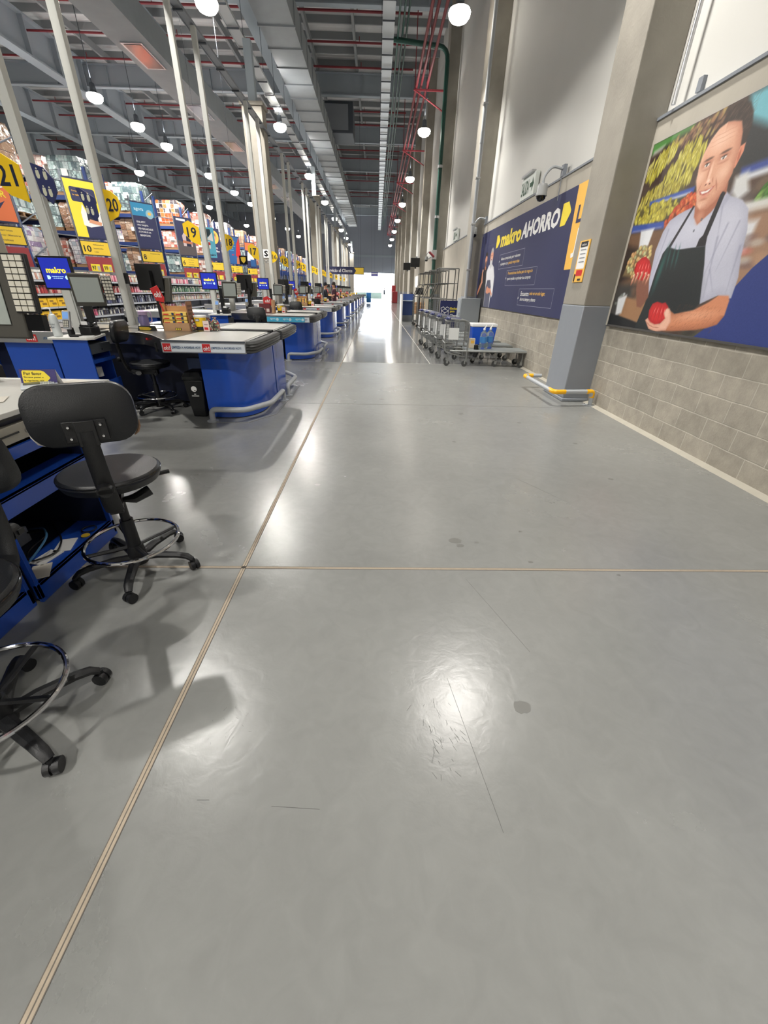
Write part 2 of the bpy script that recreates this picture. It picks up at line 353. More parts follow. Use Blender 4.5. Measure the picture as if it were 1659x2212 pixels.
# ---------------------------------------------------------------- printed pictures (colours stored on a fine flat grid)
import numpy as np
class Canvas:
    def __init__(s, u0, u1, v0, v1, res, base):
        s.u0, s.v0, s.res = u0, v0, res; s.nu = int(round((u1-u0)/res))+1; s.nv = int(round((v1-v0)/res))+1
        s.U, s.V = np.meshgrid(u0+np.arange(s.nu)*res, v0+np.arange(s.nv)*res); s.C = np.zeros((s.nv, s.nu, 3)); s.C[:] = base; s.rng = np.random.RandomState(5)
    def mix(s, m, c, sl=None):
        c = np.array(c, float)
        if sl is None: s.C += (c-s.C)*m[..., None]
        else: a, b = sl; s.C[a, b] += (c-s.C[a, b])*m[..., None]
    def win(s, ua, ub, va, vb):
        f = lambda x, o, n: min(max(int((x-o)/s.res), 0), n)
        return slice(f(va, s.v0, s.nv), f(vb, s.v0, s.nv)+2), slice(f(ua, s.u0, s.nu), f(ub, s.u0, s.nu)+2)
    def poly(s, P, c, soft=.006, a=1.):
        P = np.array(P); pad = soft*2+s.res; sl = s.win(P[:, 0].min()-pad, P[:, 0].max()+pad, P[:, 1].min()-pad, P[:, 1].max()+pad)
        U = s.U[sl]; V = s.V[sl]; ins = np.zeros(U.shape, bool); d = np.full(U.shape, 9.)
        for i in range(len(P)):
            (x0, y0), (x1, y1) = P[i-1], P[i]
            ins ^= ((y0 > V) != (y1 > V)) & (U < (x1-x0)*(V-y0)/((y1-y0) or 1e-9)+x0)
            L = (x1-x0)**2+(y1-y0)**2 or 1e-9; t = np.clip(((U-x0)*(x1-x0)+(V-y0)*(y1-y0))/L, 0, 1); d = np.minimum(d, np.hypot(U-x0-t*(x1-x0), V-y0-t*(y1-y0)))
        sd = np.where(ins, d, -d); s.mix(np.clip(sd/(2*soft)+.5, 0, 1)*a, c, sl); return sd, sl
    def ell(s, u, v, ru, rv, c, rot=0., a=1., soft=.35):
        r = max(ru, rv)*1.6; sl = s.win(u-r, u+r, v-r, v+r); x = s.U[sl]-u; y = s.V[sl]-v; cr, sr = math.cos(rot), math.sin(rot)
        q = np.hypot((x*cr+y*sr)/ru, (-x*sr+y*cr)/rv); s.mix(np.clip((1-q)/soft+.5, 0, 1)*a, c, sl)
    def inpoly(s, P, n):
        P = np.array(P); out = []; k = 0
        while len(out) < n and k < n*30:
            k += 1; x = s.rng.uniform(P[:, 0].min(), P[:, 0].max()); y = s.rng.uniform(P[:, 1].min(), P[:, 1].max()); ins = False
            for i in range(len(P)):
                (x0, y0), (x1, y1) = P[i-1], P[i]
                if (y0 > y) != (y1 > y) and x < (x1-x0)*(y-y0)/(y1-y0)+x0: ins = not ins
            if ins: out.append((x, y))
        return sorted(out, key=lambda p: -p[1])
    def fruit(s, P, n, ru, rv, cols, rot=0., dark=(92, 84, 48)):
        s.poly(P, dark, .02)
        for x, y in s.inpoly(P, n):
            c = np.array(cols[s.rng.randint(len(cols))])*s.rng.uniform(.82, .98); r = rot+s.rng.uniform(-.25, .25)
            s.ell(x, y, ru, rv, c*.8, r, 1, .5); s.ell(x-ru*.15, y+rv*.1, ru*.75, rv*.8, c, r, .9, .6); s.ell(x-ru*.2, y+rv*.3, ru*.3, rv*.35, np.minimum(c*1.15, 240), r, .4, .8)
    def grain(s, k): s.C += s.rng.normal(0, k, (s.nv, s.nu, 1))
    def mesh(s, name, parent, y, rough=.5):
        C = np.clip(s.C, 0, 255)/255.; C = np.where(C <= .04, C/12.92, ((C+.055)/1.055)**2.4)
        co = np.stack([s.U.ravel(), np.full(s.U.size, y), s.V.ravel()], 1); idx = np.arange(s.nu*s.nv).reshape(s.nv, s.nu)
        q = np.stack([idx[:-1, :-1].ravel(), idx[:-1, 1:].ravel(), idx[1:, 1:].ravel(), idx[1:, :-1].ravel()], 1)
        me = bpy.data.meshes.new(name); me.vertices.add(len(co)); me.vertices.foreach_set('co', co.ravel()); me.loops.add(q.size); me.loops.foreach_set('vertex_index', q.ravel())
        me.polygons.add(len(q)); me.polygons.foreach_set('loop_start', np.arange(0, q.size, 4)); me.update(calc_edges=True)
        at = me.color_attributes.new('print', 'FLOAT_COLOR', 'POINT'); at.data.foreach_set('color', np.concatenate([C.reshape(-1, 3), np.ones((len(co), 1))], 1).ravel())
        m = bpy.data.materials.get('colour_print')
        if m is None:
            m = bpy.data.materials.new('colour_print'); m.use_nodes = True; nt = m.node_tree; a = nt.nodes.new('ShaderNodeVertexColor'); a.layer_name = 'print'
            nt.links.new(a.outputs[0], nt.nodes['Principled BSDF'].inputs['Base Color']); nt.nodes['Principled BSDF'].inputs['Roughness'].default_value = rough
        me.materials.append(m); o = bpy.data.objects.new(name, me); COL.objects.link(o); o.parent = parent; return o
# ================================================================ THE SETTING
YE = 85.0; XL = -36.0; YB = -12.0; XR = 3.36; ZC = 13.4
o = struct(MB().box(XL, 3.6, YB, 9.95, -.2, 0, floor_near), 'floor')
o = struct(MB().box(XL, 3.6, 9.95, YE+.4, -.2, 0, floor_far), 'floor')
jm = M('joint_filler', (176, 162, 142), .7, noise=.12, nscale=30); jd = M('joint_groove', (104, 98, 90), .8)
def joint(x0, x1, y0, y1, n, y=True):
    mb = MB(); mb.box(x0, x1, y0, y1, 0, .0012, jm)
    if y:
        for a, b in ((x0-.003, x0), (x0+(x1-x0)*.45, x0+(x1-x0)*.6), (x1, x1+.003)): mb.box(a, b, y0, y1, 0, .0016, jd)
    else:
        for a, b in ((y0-.003, y0), (y0+(y1-y0)*.45, y0+(y1-y0)*.6), (y1, y1+.003)): mb.box(x0, x1, a, b, 0, .0016, jd)
    struct(mb, 'trim_%d' % n)
joint(-.805, -.782, YB, 9.95, 1); joint(XL, XR, 1.992, 2.008, 2, False); joint(-.8, -.79, 9.95, YE, 3)
thin = M('saw_cut', (112, 112, 108), .8)
for i, yy in enumerate((6.05, 9.95, 14, 18, 22, 26, 30, 34, 38, 42, 46, 50)):
    struct(MB().box(-6, XR, yy-.004, yy+.004, 0, .0012, thin if i != 1 else M('pale_joint', (190, 188, 180), .6)), 'trim_%d' % (4+i))
struct(MB().box(1.26, 1.275, 9.95, YE, 0, .0012, M('pale_joint', (190, 188, 180), .6)), 'trim_20')
# scuffs and stains in the floor surface
sc = M('tyre_scuff', (84, 84, 82), .5); st_ = M('oil_stain', (112, 112, 108), .35); rr_ = random.Random(3)
mb = MB()
for i in range(46):
    x = rr_.gauss(.27, .05); y = rr_.gauss(.94, .07); a = rr_.gauss(1.9, .25)+(x-.27)*4; l = rr_.uniform(.008, .035)
    mb.cbox((x, y, .0004), (l, rr_.uniform(.0006, .0014), .0003), sc, rz=a)
for i in range(18):
    x = rr_.gauss(-.55, .05); y = rr_.gauss(1.0, .05); mb.cbox((x, y, .0004), (rr_.uniform(.004, .012), .001, .0003), sc, rz=rr_.uniform(0, 3))
for x0, y0, x1, y1 in ((.33, 1.20, .42, .62), (-.33, .70, -.17, .69), (.55, 1.9, .75, 1.35), (1.3, 3.4, 1.6, 2.9), (-.58, .72, -.54, .72)):
    v = Vector((x1-x0, y1-y0)); mb.cbox(((x0+x1)/2, (y0+y1)/2, .0004), (v.length, .0012, .0003), sc, rz=math.atan2(v.y, v.x))
o = struct(mb, 'floor_scuff_marks')
mb = MB()
for x, y, r in ((.56, 2.32, .035), (.58, 2.26, .02), (.70, 2.30, .012), (1.05, 2.45, .012), (1.0, 2.08, .012), (2.2, 3.4, .02), (1.9, 5.2, .02), (.9, 4.4, .02), (.62, 1.06, .03), (1.5, 1.95, .01), (-.5, 3.2, .02), (1.2, 5.6, .03), (.1, 6.4, .03), (2.3, 4.4, .02)):
    mb.prism([(x+r*(.85+.25*rr_.random())*math.cos(a*PI/10)*1.3, y+r*(.85+.25*rr_.random())*math.sin(a*PI/10)) for a in range(20)], 0, .0005, st_)
struct(mb, 'floor_stains')
# right wall: block plinth, concrete band, cladding
struct(MB().box(XR+.02, XR+.3, YB, YE, 0, 1.12, blockm), 'wall_right')
struct(MB().box(XR, XR+.3, YB, YE, 1.12, 3.35, M('concrete_panel', (178, 172, 160), .8, noise=.1, nscale=1.5, bump=.15, bscale=20)), 'wall_right')
struct(MB().box(XR+.08, XR+.3, YB, YE, 3.35, ZC, cladw), 'wall_right')
mb = MB(); mb.box(XR-.02, XR+.1, YB, YE, 3.34, 3.37, greypd); struct(mb, 'trim_21')
# the thin dirt coving where wall meets floor
struct(MB().prismy([(XR+.02, 0), (XR+.02, .02), (XR-.06, 0)], YB, YE, M('wall_foot_screed', (172, 167, 154), .8, noise=.08)), 'baseboard_right')
struct(MB().box(XL-.3, XL, YB, YE, 0, ZC, cladw), 'wall_left')
struct(MB().box(XL, 3.6, YB-.3, YB, 0, ZC, cladw), 'wall_back')
farw = M('far_wall_sheet', (150, 156, 168), .7)
mb = MB(); mb.box(XL, -4.2, YE, YE+.3, 0, ZC, farw); mb.box(-4.2, 3.6, YE, YE+.3, 4.15, ZC, farw)
mb.box(-4.6, 3.6, YE-.1, YE, 6.6, 6.9, beamm)
for x in (-3, -1, 1, 2.6): mb.box(x, x+.05, YE-.04, YE, 4.2, ZC, greypd)
struct(mb, 'wall_far')
struct(MB().box(-30, 30, YE+.4, YE+60, -.2, -.01, M('outside_paving', (200, 200, 196), .8)), 'floor')
# ceiling
struct(MB().box(XL, 3.6, YB, YE+.3, ZC, ZC+.2, deckm), 'ceiling')
pur = struct(MB().box(XL, XR+.1, -.04, .04, ZC-.28, ZC, purlm), 'ceiling_purlin'); pur.location = (0, -9, 0)
y = -7.52
while y < YE:
    c = pur.copy(); c.location = (0, y, 0); COL.objects.link(c); y += 1.48
mb = MB(); mb.box(XL, XR+.08, -.15, .15, 11.7, 11.75, beamm); mb.box(XL, XR+.08, -.15, .15, 12.65, 12.7, beamm); mb.box(XL, XR+.08, -.02, .02, 11.75, 12.65, beamm)
for x in range(-34, 3, 3): mb.box(x, x+.04, -.14, .14, 11.75, 12.65, beamm)
bm0 = struct(mb, 'ceiling_beam'); bm0.location = (0, -2.1, 0)
for k in range(1, 11):
    c = bm0.copy(); c.location = (0, -2.1+8.9*k, 0); COL.objects.link(c)
for x in (-5.3, -11.2, -17.4, -23.6, -29.8):
    mb = MB(); mb.box(x-.3, x+.3, YB, YE, 11.2, 11.28, beamm); mb.box(x-.3, x+.3, YB, YE, 12.7, 12.78, beamm); mb.box(x-.04, x+.04, YB, YE, 11.28, 12.7, beamm)
    yy = YB+1
    while yy < YE: mb.box(x-.28, x+.28, yy, yy+.05, 11.28, 12.7, beamm); yy += 2.2
    struct(mb, 'ceiling_girder')
for x in (-1.3, -3.65, 1.05, -8.0, -13.5, -15.8, -20, -26):
    struct(MB().box(x-.06, x+.06, YB, YE, 12.78, 13.12, purlm), 'ceiling_joist')
# pillars along the right wall
def pillar(y0, first=False):
    r = bpy.data.objects.new('concrete_pillar', None); COL.objects.link(r); r.location = (2.98, y0, 0); r['kind'] = 'structure'
    mb = MB(); mb.box(0, .46, 0, .76, 1.36, ZC, concr); mb.build('shaft', r, bevel=.012)
    mb = MB(); mb.box(-.003, .46, -.003, .763, .05, 1.36, greyband); mb.box(-.02, .46, -.02, .78, 0, .05, greyband); mb.build('painted_base', r, bevel=.012)
    return r
for k in range(10): pillar(6.45+8.9*k if k else 6.45)
pillar(6.45-8.9)
# inner columns under the pole tray
def column(y0):
    r = bpy.data.objects.new('inner_column', None); COL.objects.link(r); r.location = (-4.17, y0, 0); r['kind'] = 'structure'
    MB().box(-.33, .33, 0, .6, 0, 6.7, concr).build('shaft', r, bevel=.015)
    MB().box(-.39, .39, -.05, .65, 6.7, 6.8, concr).build('capital', r, bevel=.01)
    MB().box(-.12, .12, .2, .45, 6.8, 8.3, beamm).build('upper_post', r)
    return r
COLY = [18.02+15.0*k for k in range(5)]
for yy in COLY: column(yy)

# ================================================================ HIGH-BAY LAMPS
def lamp(loc, label, group, top=11.2, size=146, blend=.08, up=1.):
    t = thing('high_bay_lamp', label, 'ceiling lamp', loc, 0, group)
    MB().lathe([(.04, .42), (.08, .40), (.10, .30), (.11, .18), (.17, .13), (.24, .09), (.24, .07), (.0, .07)], (0, 0, 0), darkm, 24).build('housing', t)
    MB().lathe([(.0, -.17), (.12, -.16), (.21, -.12), (.27, -.05), (.285, .03), (.26, .08), (.0, .08)], (0, 0, 0), lensm, 28).build('lens', t)
    MB().cyl((0, 0, .42), (0, 0, top-loc[2]), .012, darkm, seg=6).build('suspension_cable', t)
    ld = bpy.data.lights.new('lamp_light', 'SPOT'); ld.energy = LAMP_W; ld.spot_size = math.radians(size); ld.spot_blend = blend; ld.shadow_soft_size = .2; ld.color = (1.0, .965, .91)
    lo = bpy.data.objects.new('lamp_light', ld); COL.objects.link(lo); lo.location = (0, 0, -.20); lo.parent = t
    lu = bpy.data.lights.new('ceiling_fill_light', 'SPOT'); lu.energy = CEILING_FILL_W*up; lu.spot_size = math.radians(152); lu.spot_blend = .5; lu.shadow_soft_size = .12; lu.color = (1.0, .97, .93)
    uo = bpy.data.objects.new('ceiling_fill_light', lu); COL.objects.link(uo); uo.location = (0, 0, .55); uo.rotation_euler = (PI, 0, 0); uo.parent = t  # added fill above the housing, aimed at the roof
    return t
L0 = lamp((2.07, 6.45, 7.8), 'high-bay lamp in the row beside the grey wall pillars, first from the camera', 'high-bay lamps along the right wall', size=96, blend=1.0, up=.12)
L0['label'] = 'high-bay lamp by the right wall, overhead and just out of the frame'
for k in range(-2, 9):
    if k == 0: continue
    y = 6.45+8.9*k
    dup(L0, (2.07, y, 7.8), label=('lit high-bay lamp over the right side of the aisle, %s visible one' % ORD[k-1]) if k > 0 else ('high-bay lamp by the right wall, %s row behind the camera' % ORD[-k]), group='high-bay lamps along the right wall')
L1 = lamp((-4.42, 6.45, 7.8), 'high-bay lamp above the nearest checkout, out of the frame', 'high-bay lamps above the checkouts', top=8.36, up=.8)
for k in range(-2, 9):
    if k == 0: continue
    y = 6.45+8.9*k
    dup(L1, (-4.42, y, 7.8), label=('lit high-bay lamp above the checkout counters, %s visible one' % ORD[k-1]) if k > 0 else ('high-bay lamp above the checkouts, %s row behind the camera' % ORD[-k]), group='high-bay lamps above the checkouts')
i = 0
L2 = lamp((-24, 12, 7.8), 'high-bay lamp over the racks at the far left, out of the frame', 'high-bay lamps over the racks', up=.25)
for x, ys in ((-11.0, (13.0, 21.6, 24.8, 27.7, 33.8, 39.1, 43.7, 52, 60, 68)), (-15.4, (33.6, 46, 58)), (-18.2, (27.4, 39.3, 50, 60.6)), (-17, (15,)), (-24, (22, 36, 50, 66))):
    for y in ys:
        dup(L2, (x, y, 7.8), label='lit high-bay lamp over the storage racks, %s counted from the near end' % ORD[i], group='high-bay lamps over the racks'); i += 1

# ================================================================ OVERHEAD SERVICES
def tray(x0, x1, z, y0, y1, label, rung, m=traym, h=.08):
    t = thing('cable_tray', label, 'cable tray', ((x0+x1)/2, y0, z))
    mb = MB(); mb.box(x0, x0+.02, y0, y1, z, z+h, m); mb.box(x1-.02, x1, y0, y1, z, z+h, m); mb.build('side_rails', t, world=True)
    mb = MB(); mb.box(x0+.02, x1-.02, y0, y1, z+.02, z+.03, m); mb.build('tray_pan', t, world=True)
    cb = MB().box(x0, x1, y0, y0+.05, z-.03, z, darkm).build('cross_bar', t, world=True); yy = y0+rung
    while yy < y1: c = cb.copy(); COL.objects.link(c); c.location = (0, yy-y0, 0); yy += rung
    hr = None; yy = y0+1
    while yy < y1 and z > 7:
        for x in (x0-.01, x1+.01):
            if hr is None: hr = MB().cyl((x, yy, z), (x, yy, 11.2), .008, darkm, seg=5).build('hanger_rod', t, world=True); bx, by = x, yy
            else: c = hr.copy(); COL.objects.link(c); c.location = (x-bx, yy-by, 0)
        yy += 4.45
    return t
tray(.1, .5, 9.2, -5, 72, 'long pale cable tray running down the middle of the aisle ceiling', 1.1)
tray(-4.62, -4.26, 8.36, -5, 70, 'pale cable tray carrying the lamps above the checkout lanes', 1.2)
tray(-3.95, -3.76, 6.12, 3, 70, 'dull narrow cable tray on top of the white lane poles', 1.2, greypd, .05)
t = thing('ventilation_duct', 'big galvanised rectangular duct hung over the checkout lanes', 'duct', (-3.4, -5, 9.3))
mb = MB(); mb.box(-4.1, -2.9, -5, 70, 9.3, 10.1, galv); mb.build('duct_body', t, world=True)
fl = MB().box(-4.14, -2.86, -4, -3.95, 9.26, 10.14, galv).build('duct_flange', t, world=True); yy = -2.5
while yy < 70: c = fl.copy(); COL.objects.link(c); c.location = (0, yy+4, 0); yy += 1.5
t = thing('ventilation_duct', 'wide galvanised duct with grilles over the racks, far left', 'duct', (-8, -5, 8.4))
MB().box(-8.7, -7.5, -5, 70, 8.4, 9.2, galv).build('duct_body', t, world=True)
for yy in (9, 14, 19, 24, 29, 34, 39, 44):
    mb = MB(); mb.box(-8.45, -7.75, yy, yy+1.8, 8.37, 8.4, alu); mb.box(-8.38, -7.82, yy+.08, yy+1.72, 8.36, 8.38, blkg); mb.build('supply_grille', t, world=True)
t = thing('air_handling_box', 'dark grey hanging air box in the ceiling left of the middle cable tray', 'air unit', (-3.4, 33.5, 9.4))
MB().box(-3.9, -1.6, 34.0, 36.4, 10.15, 11.65, darkm).build('casing', t, world=True, bevel=.03)
MB().box(-3.6, -1.9, 33.94, 34.0, 10.3, 11.5, greypd).build('front_louvre', t, world=True)
# red fire pipes
for x, z, lb in ((1.66, 9.4, 'red fire pipe along the right wall, innermost of three'), (1.88, 9.5, 'red fire pipe along the right wall, middle of three'), (2.12, 9.4, 'red fire pipe along the right wall, closest to the pillars')):
    tag(MB().cyl((x, -4, z), (x, 80, z), .055, redpipe, seg=10).build('fire_pipe'), lb, 'pipe', 'red fire pipes along the right wall')
rk = None
for k in range(9):
    y = 10.9+8.9*k-4
    if rk is None:
        rk = thing('pipe_bracket', 'red bracket holding the fire pipes, nearest to the camera', 'bracket', (1.9, y, 9.3), 0, 'red pipe brackets')
        MB().box(-.35, 1.05, -.04, .04, -.02, .04, redpipe).build('cross_arm', rk)
        mb = MB(); mb.cyl((-.3, 0, 0), (1.05, 0, -.7), .03, redpipe); mb.build('brace', rk)
        mb = MB(); mb.cyl((-.3, 0, 0), (-.3, 0, 2.4), .02, redpipe); mb.cyl((.3, 0, 0), (.3, 0, 2.4), .02, redpipe); mb.build('drop_rods', rk)
    else: dup(rk, (1.9, y, 9.3), label='red bracket holding the fire pipes, %s from the camera' % ORD[k])
sp0 = None
for k in range(22):
    y = 8.6+8.9*(k//3)+(0, 2.6, 5.2)[k % 3]
    if sp0 is None:
        sp0 = thing('sprinkler_pipe', 'thin red sprinkler pipe crossing the ceiling, nearest of the row', 'pipe', (0, y, 12.3), 0, 'red sprinkler pipes under the roof')
        mb = MB(); mb.cyl((-30, 0, 0), (1.9, 0, 0), .045, redpipe, seg=8); mb.build('pipe_run', sp0)
        mb = MB()
        for x in range(-28, 2, 3): mb.cyl((x, 0, 0), (x, 0, .22), .02, redpipe, seg=6)
        mb.build('sprinkler_heads', sp0)
    else: dup(sp0, (0, y, 12.3), label='thin red sprinkler pipe crossing the ceiling, %s from the camera' % ORD[k])
for i, x in enumerate((.75, .95, 1.12)):
    tag(MB().cyl((x, 8, 10.6+.1*i), (x, 80, 10.6+.1*i), .04, green, seg=8).build('green_conduit'), 'dark green pipe high under the roof, %s one right of the middle cable tray' % ('first', 'second', 'third')[i], 'pipe', 'green pipes under the roof')

# ================================================================ RIGHT WALL FITTINGS
# advertising mural with lettering
mu = thing('advertising_mural', 'navy wall banner reading makroAHORRO with two printed people, between the wall pillars', 'banner', (XR-.012, 15.35, 1.1), -PI/2)
MB().box(0, 8.12, -.004, .01, 0, 2.0, navy).build('banner_panel', mu)
MB().flat([(7.0, .78), (8.1, .78), (8.1, 2.0), (6.93, 2.0)], -.006, yelo).build('amber_panel', mu)
mb = MB(); Yp = -.005
mb.flat([(1.89, 1.48), (2.06, 1.5), (2.24, 1.62), (2.24, 1.66), (2.09, 1.78), (1.89, 1.78)], Yp, yel)
mb.flat([(6.40, 1.48), (6.62, 1.48), (6.79, 1.64), (6.79, 1.68), (6.64, 1.82), (6.40, 1.82)], Yp, yel)
mb.build('arrow_marks', mu)
gl = M('grey_line_print', (150, 152, 170), .5)
txt(mu, [('makro', 2.34, 1.47, 1.74, .34, yel, .12), ('AHORRO', 4.11, 1.49, 2.2, .31, white, .12)], -.0062, bold=.045, name='logo_lettering')
txt(mu, [
         ('Ahora comprando por volumen', 2.60, 1.14, 1.66, .085, white, .2), ('y siempre con', 2.58, 1.02, .72, .085, white, .2), ('precio mayorista', 3.36, 1.02, .9, .085, yelo, .2),
         ('Presentaciones hechas para tu negocio', 3.46, .785, 1.86, .085, yelo, .2), ('que te ayudan a optimizar tus compras', 3.45, .665, 1.80, .085, white, .2),
         ('Encuentra', 4.76, .345, .56, .09, white, .2), ('todo en un solo lugar,', 5.36, .345, .94, .09, yelo, .2), ('ahorra tiempo y dinero', 4.76, .225, 1.04, .09, white, .2)], -.0062, bold=.012)
txt(mu, [('LA', 7.10, 1.45, .5, .25, navy), ('JU', 7.16, .95, .7, .42, white)], -.0085, name='amber_lettering', bold=.03)
mb = MB()
for x0, x1, z0, z1 in ((2.44, 4.55, .96, 1.30), (3.33, 5.58, .56, .90), (4.61, 6.74, .15, .49)):
    for a, b, c, d in ((x0, x1, z0, z0+.008), (x0, x1, z1-.008, z1), (x0, x0+.008, z0, z1), (x1-.008, x1, z0, z1)): mb.flat([(a, c), (b, c), (b, d), (a, d)], Yp, gl)
for x, z in ((2.45, 1.14), (3.34, .73), (4.62, .3)): mb.flat([(x-.02, z-.03), (x+.03, z), (x-.02, z+.03)], Yp-.001, white)
mb.build('text_frames', mu)
K1 = Canvas(.02, 2.3, .005, 1.62, .012, (46, 50, 88))
def fig(K, body, col): 
    sd, sl = K.poly(body, col, .01); K.mix(np.clip(1-sd/.08, 0, 1)*(sd > 0)*.4, tuple(v*.7 for v in col), sl)
fig(K1, [(.14, -.1), (1.25, -.1), (1.3, .9), (1.0, 1.1), (.6, 1.05), (.3, .85), (.12, .4)], (34, 34, 40))
K1.poly([(.1, .36), (.16, .30), (.52, .52), (.72, .68), (.64, .74), (.3, .56)], (208, 140, 110), .01); K1.poly([(.55, .6), (.72, .66), (.62, .98), (.52, .96)], (214, 148, 118), .01)
for i in range(5): K1.ell(.56+.03*i, .99, .014, .04, (226, 166, 138), 0, .9, .5)
K1.poly([(.8, 1.1), (.98, 1.08), (.96, 1.0), (.84, 1.0)], (180, 116, 92), .01); K1.ell(.88, 1.26, .125, .17, (216, 152, 122), 0, 1, .2); K1.poly([(.75, 1.3), (.78, 1.44), (.9, 1.48), (1.02, 1.4), (1.0, 1.34), (.86, 1.38)], (50, 40, 38), .01); K1.ell(.88, 1.17, .09, .07, (70, 52, 46), 0, .8, .5)
for x in (.84, .93): K1.ell(x, 1.29, .016, .01, (50, 36, 34), 0, 1, .5)
fig(K1, [(1.1, .95), (1.3, 1.1), (1.62, 1.14), (1.92, 1.04), (2.12, .8), (2.16, .34), (2.06, .26), (1.95, .35), (1.92, -.1), (1.22, -.1), (1.2, .5)], (222, 222, 226))
fig(K1, [(1.24, -.1), (1.9, -.1), (1.86, .55), (1.7, .72), (1.34, .72), (1.24, .55)], (84, 86, 106))
K1.ell(1.54, 1.30, .165, .20, (214, 150, 122), 0, 1, .2); K1.ell(1.54, 1.15, .14, .13, (196, 196, 198), 0, 1, .4); K1.ell(1.54, 1.24, .06, .015, (150, 90, 80), 0, 1, .5); K1.poly([(1.38, 1.38), (1.42, 1.5), (1.56, 1.54), (1.7, 1.46), (1.68, 1.4), (1.54, 1.44)], (170, 166, 164), .012)
for x in (1.48, 1.61): K1.ell(x, 1.34, .018, .012, (50, 40, 38), 0, 1, .5)
K1.ell(1.545, 1.29, .02, .04, (232, 178, 152), 0, .8, .8)
K1.poly([(1.32, .4), (1.5, .36), (1.8, .4), (2.05, .3), (2.08, .36), (1.84, .5), (1.56, .52), (1.4, .56)], (206, 140, 112), .01)
for i in range(5): K1.ell(1.36+.012*i, .42+.03*i, .05, .013, (222, 162, 136), .3, .9, .5)
K1.mesh('printed_people', mu, -.0052)

# photo mural of a greengrocer
PM = thing('photo_mural', 'large wall photograph of an aproned man holding two red peppers', 'photo mural', (XR-.012, 6.42, 1.13), -PI/2)
MB().box(.05, 8.0, -.003, .01, 0, 1.98, M('royal_blue_print', (42, 58, 122), .5)).build('mural_board', PM)
K = Canvas(.05, 4.2, 0, 1.98, .0068, (74, 60, 52))
for i in range(260):
    u, v = K.rng.uniform(0, 4.2), K.rng.uniform(0, 2); c = [(58, 46, 40), (104, 82, 64), (130, 108, 86), (44, 40, 38), (90, 66, 52), (70, 80, 62)][K.rng.randint(6)]
    K.ell(u, v, K.rng.uniform(.03, .12), K.rng.uniform(.02, .06), c, .2, .6, 1.)
K.poly([(.05, 1.98), (.78, 1.98), (.72, 1.91), (.39, 1.9), (.05, 1.86)], (76, 128, 62), .02); K.poly([(.1, 1.9), (.3, 1.92), (.25, 1.86), (.08, 1.85)], (196, 206, 190), .02)
K.poly([(.05, 1.86), (.6, 1.93), (1.25, 1.93), (1.2, 1.62), (.9, 1.5), (.3, 1.5), (.05, 1.6)], (62, 46, 40), .04)
for x, y in K.inpoly([(.3, 1.8), (1.25, 1.82), (1.2, 1.98), (.5, 1.93)], 90): K.ell(x, y, .03, .018, [(120, 90, 70), (150, 110, 80), (86, 62, 50), (170, 150, 90)][K.rng.randint(4)], .9, .8, .9)
B = [(214, 206, 92), (198, 186, 66), (226, 216, 120), (180, 168, 56)]
K.fruit([(.07, 1.62), (.07, 1.78), (.23, 1.81), (.42, 1.88), (.6, 1.84), (.5, 1.73), (.33, 1.66), (.19, 1.58)], 90, .013, .05, B, -.2)
K.fruit([(.63, 1.74), (.75, 1.81), (.92, 1.81), (1.06, 1.74), (1.1, 1.6), (.98, 1.55), (.84, 1.56), (.68, 1.64)], 95, .014, .05, B, -.1)
K.fruit([(.47, 1.6), (.59, 1.69), (.78, 1.65), (.97, 1.57), (1.0, 1.45), (.85, 1.41), (.62, 1.45), (.48, 1.52)], 90, .014, .05, B, -.1)
K.fruit([(.06, 1.32), (.12, 1.46), (.34, 1.54), (.54, 1.5), (.86, 1.44), (.98, 1.39), (.5, 1.36), (.2, 1.3)], 110, .014, .045, [(196, 184, 80), (176, 160, 60), (212, 200, 100)], -.1)
K.poly([(.3, 1.385), (1.1, 1.395), (1.1, 1.345), (.32, 1.33)], (64, 86, 160), .012); K.poly([(.45, 1.355), (1.05, 1.36), (1.05, 1.335), (.45, 1.33)], (170, 176, 190), .012)
K.fruit([(.06, 1.18), (.1, 1.32), (.43, 1.34), (.78, 1.33), (.92, 1.28), (.74, 1.17), (.3, 1.15)], 110, .026, .032, [(216, 206, 92), (204, 190, 70), (190, 176, 70)])
K.fruit([(.72, 1.10), (.86, 1.24), (1.02, 1.33), (1.22, 1.33), (1.22, 1.2), (.96, 1.12), (.82, 1.05)], 70, .03, .03, [(226, 104, 66), (210, 84, 54), (236, 132, 80)], 0, (110, 50, 36))
K.poly([(.05, 1.17), (.72, 1.14), (.76, 1.06), (.05, 1.08)], (60, 82, 156), .012); K.poly([(.08, 1.11), (.7, 1.095), (.7, 1.08), (.08, 1.09)], (110, 124, 180), .01)
K.poly([(.05, 1.08), (.9, 1.06), (.8, .5), (.05, .5)], (112, 84, 64), .03); K.poly([(.05, .95), (.34, .9), (.4, .6), (.05, .5)], (52, 42, 38), .04)
K.poly([(.28, 1.09), (.56, 1.09), (.52, .86), (.36, .82)], (214, 216, 220), .015); K.fruit([(.12, .6), (.2, .84), (.42, .92), (.62, .9), (.66, .7), (.4, .58)], 60, .03, .026, [(222, 196, 130), (226, 176, 120), (206, 206, 150)], 0, (120, 100, 70))
K.poly([(.05, .5), (.4, .5), (.5, .3), (.3, .1), (.05, .12)], (64, 62, 60), .05)
for x, y in K.inpoly([(.08, .3), (.4, .5), (.42, .34), (.1, .2)], 16): K.ell(x, y, .03, .02, [(180, 186, 186), (110, 116, 110), (60, 60, 56)][K.rng.randint(3)], 0, .9, .7)
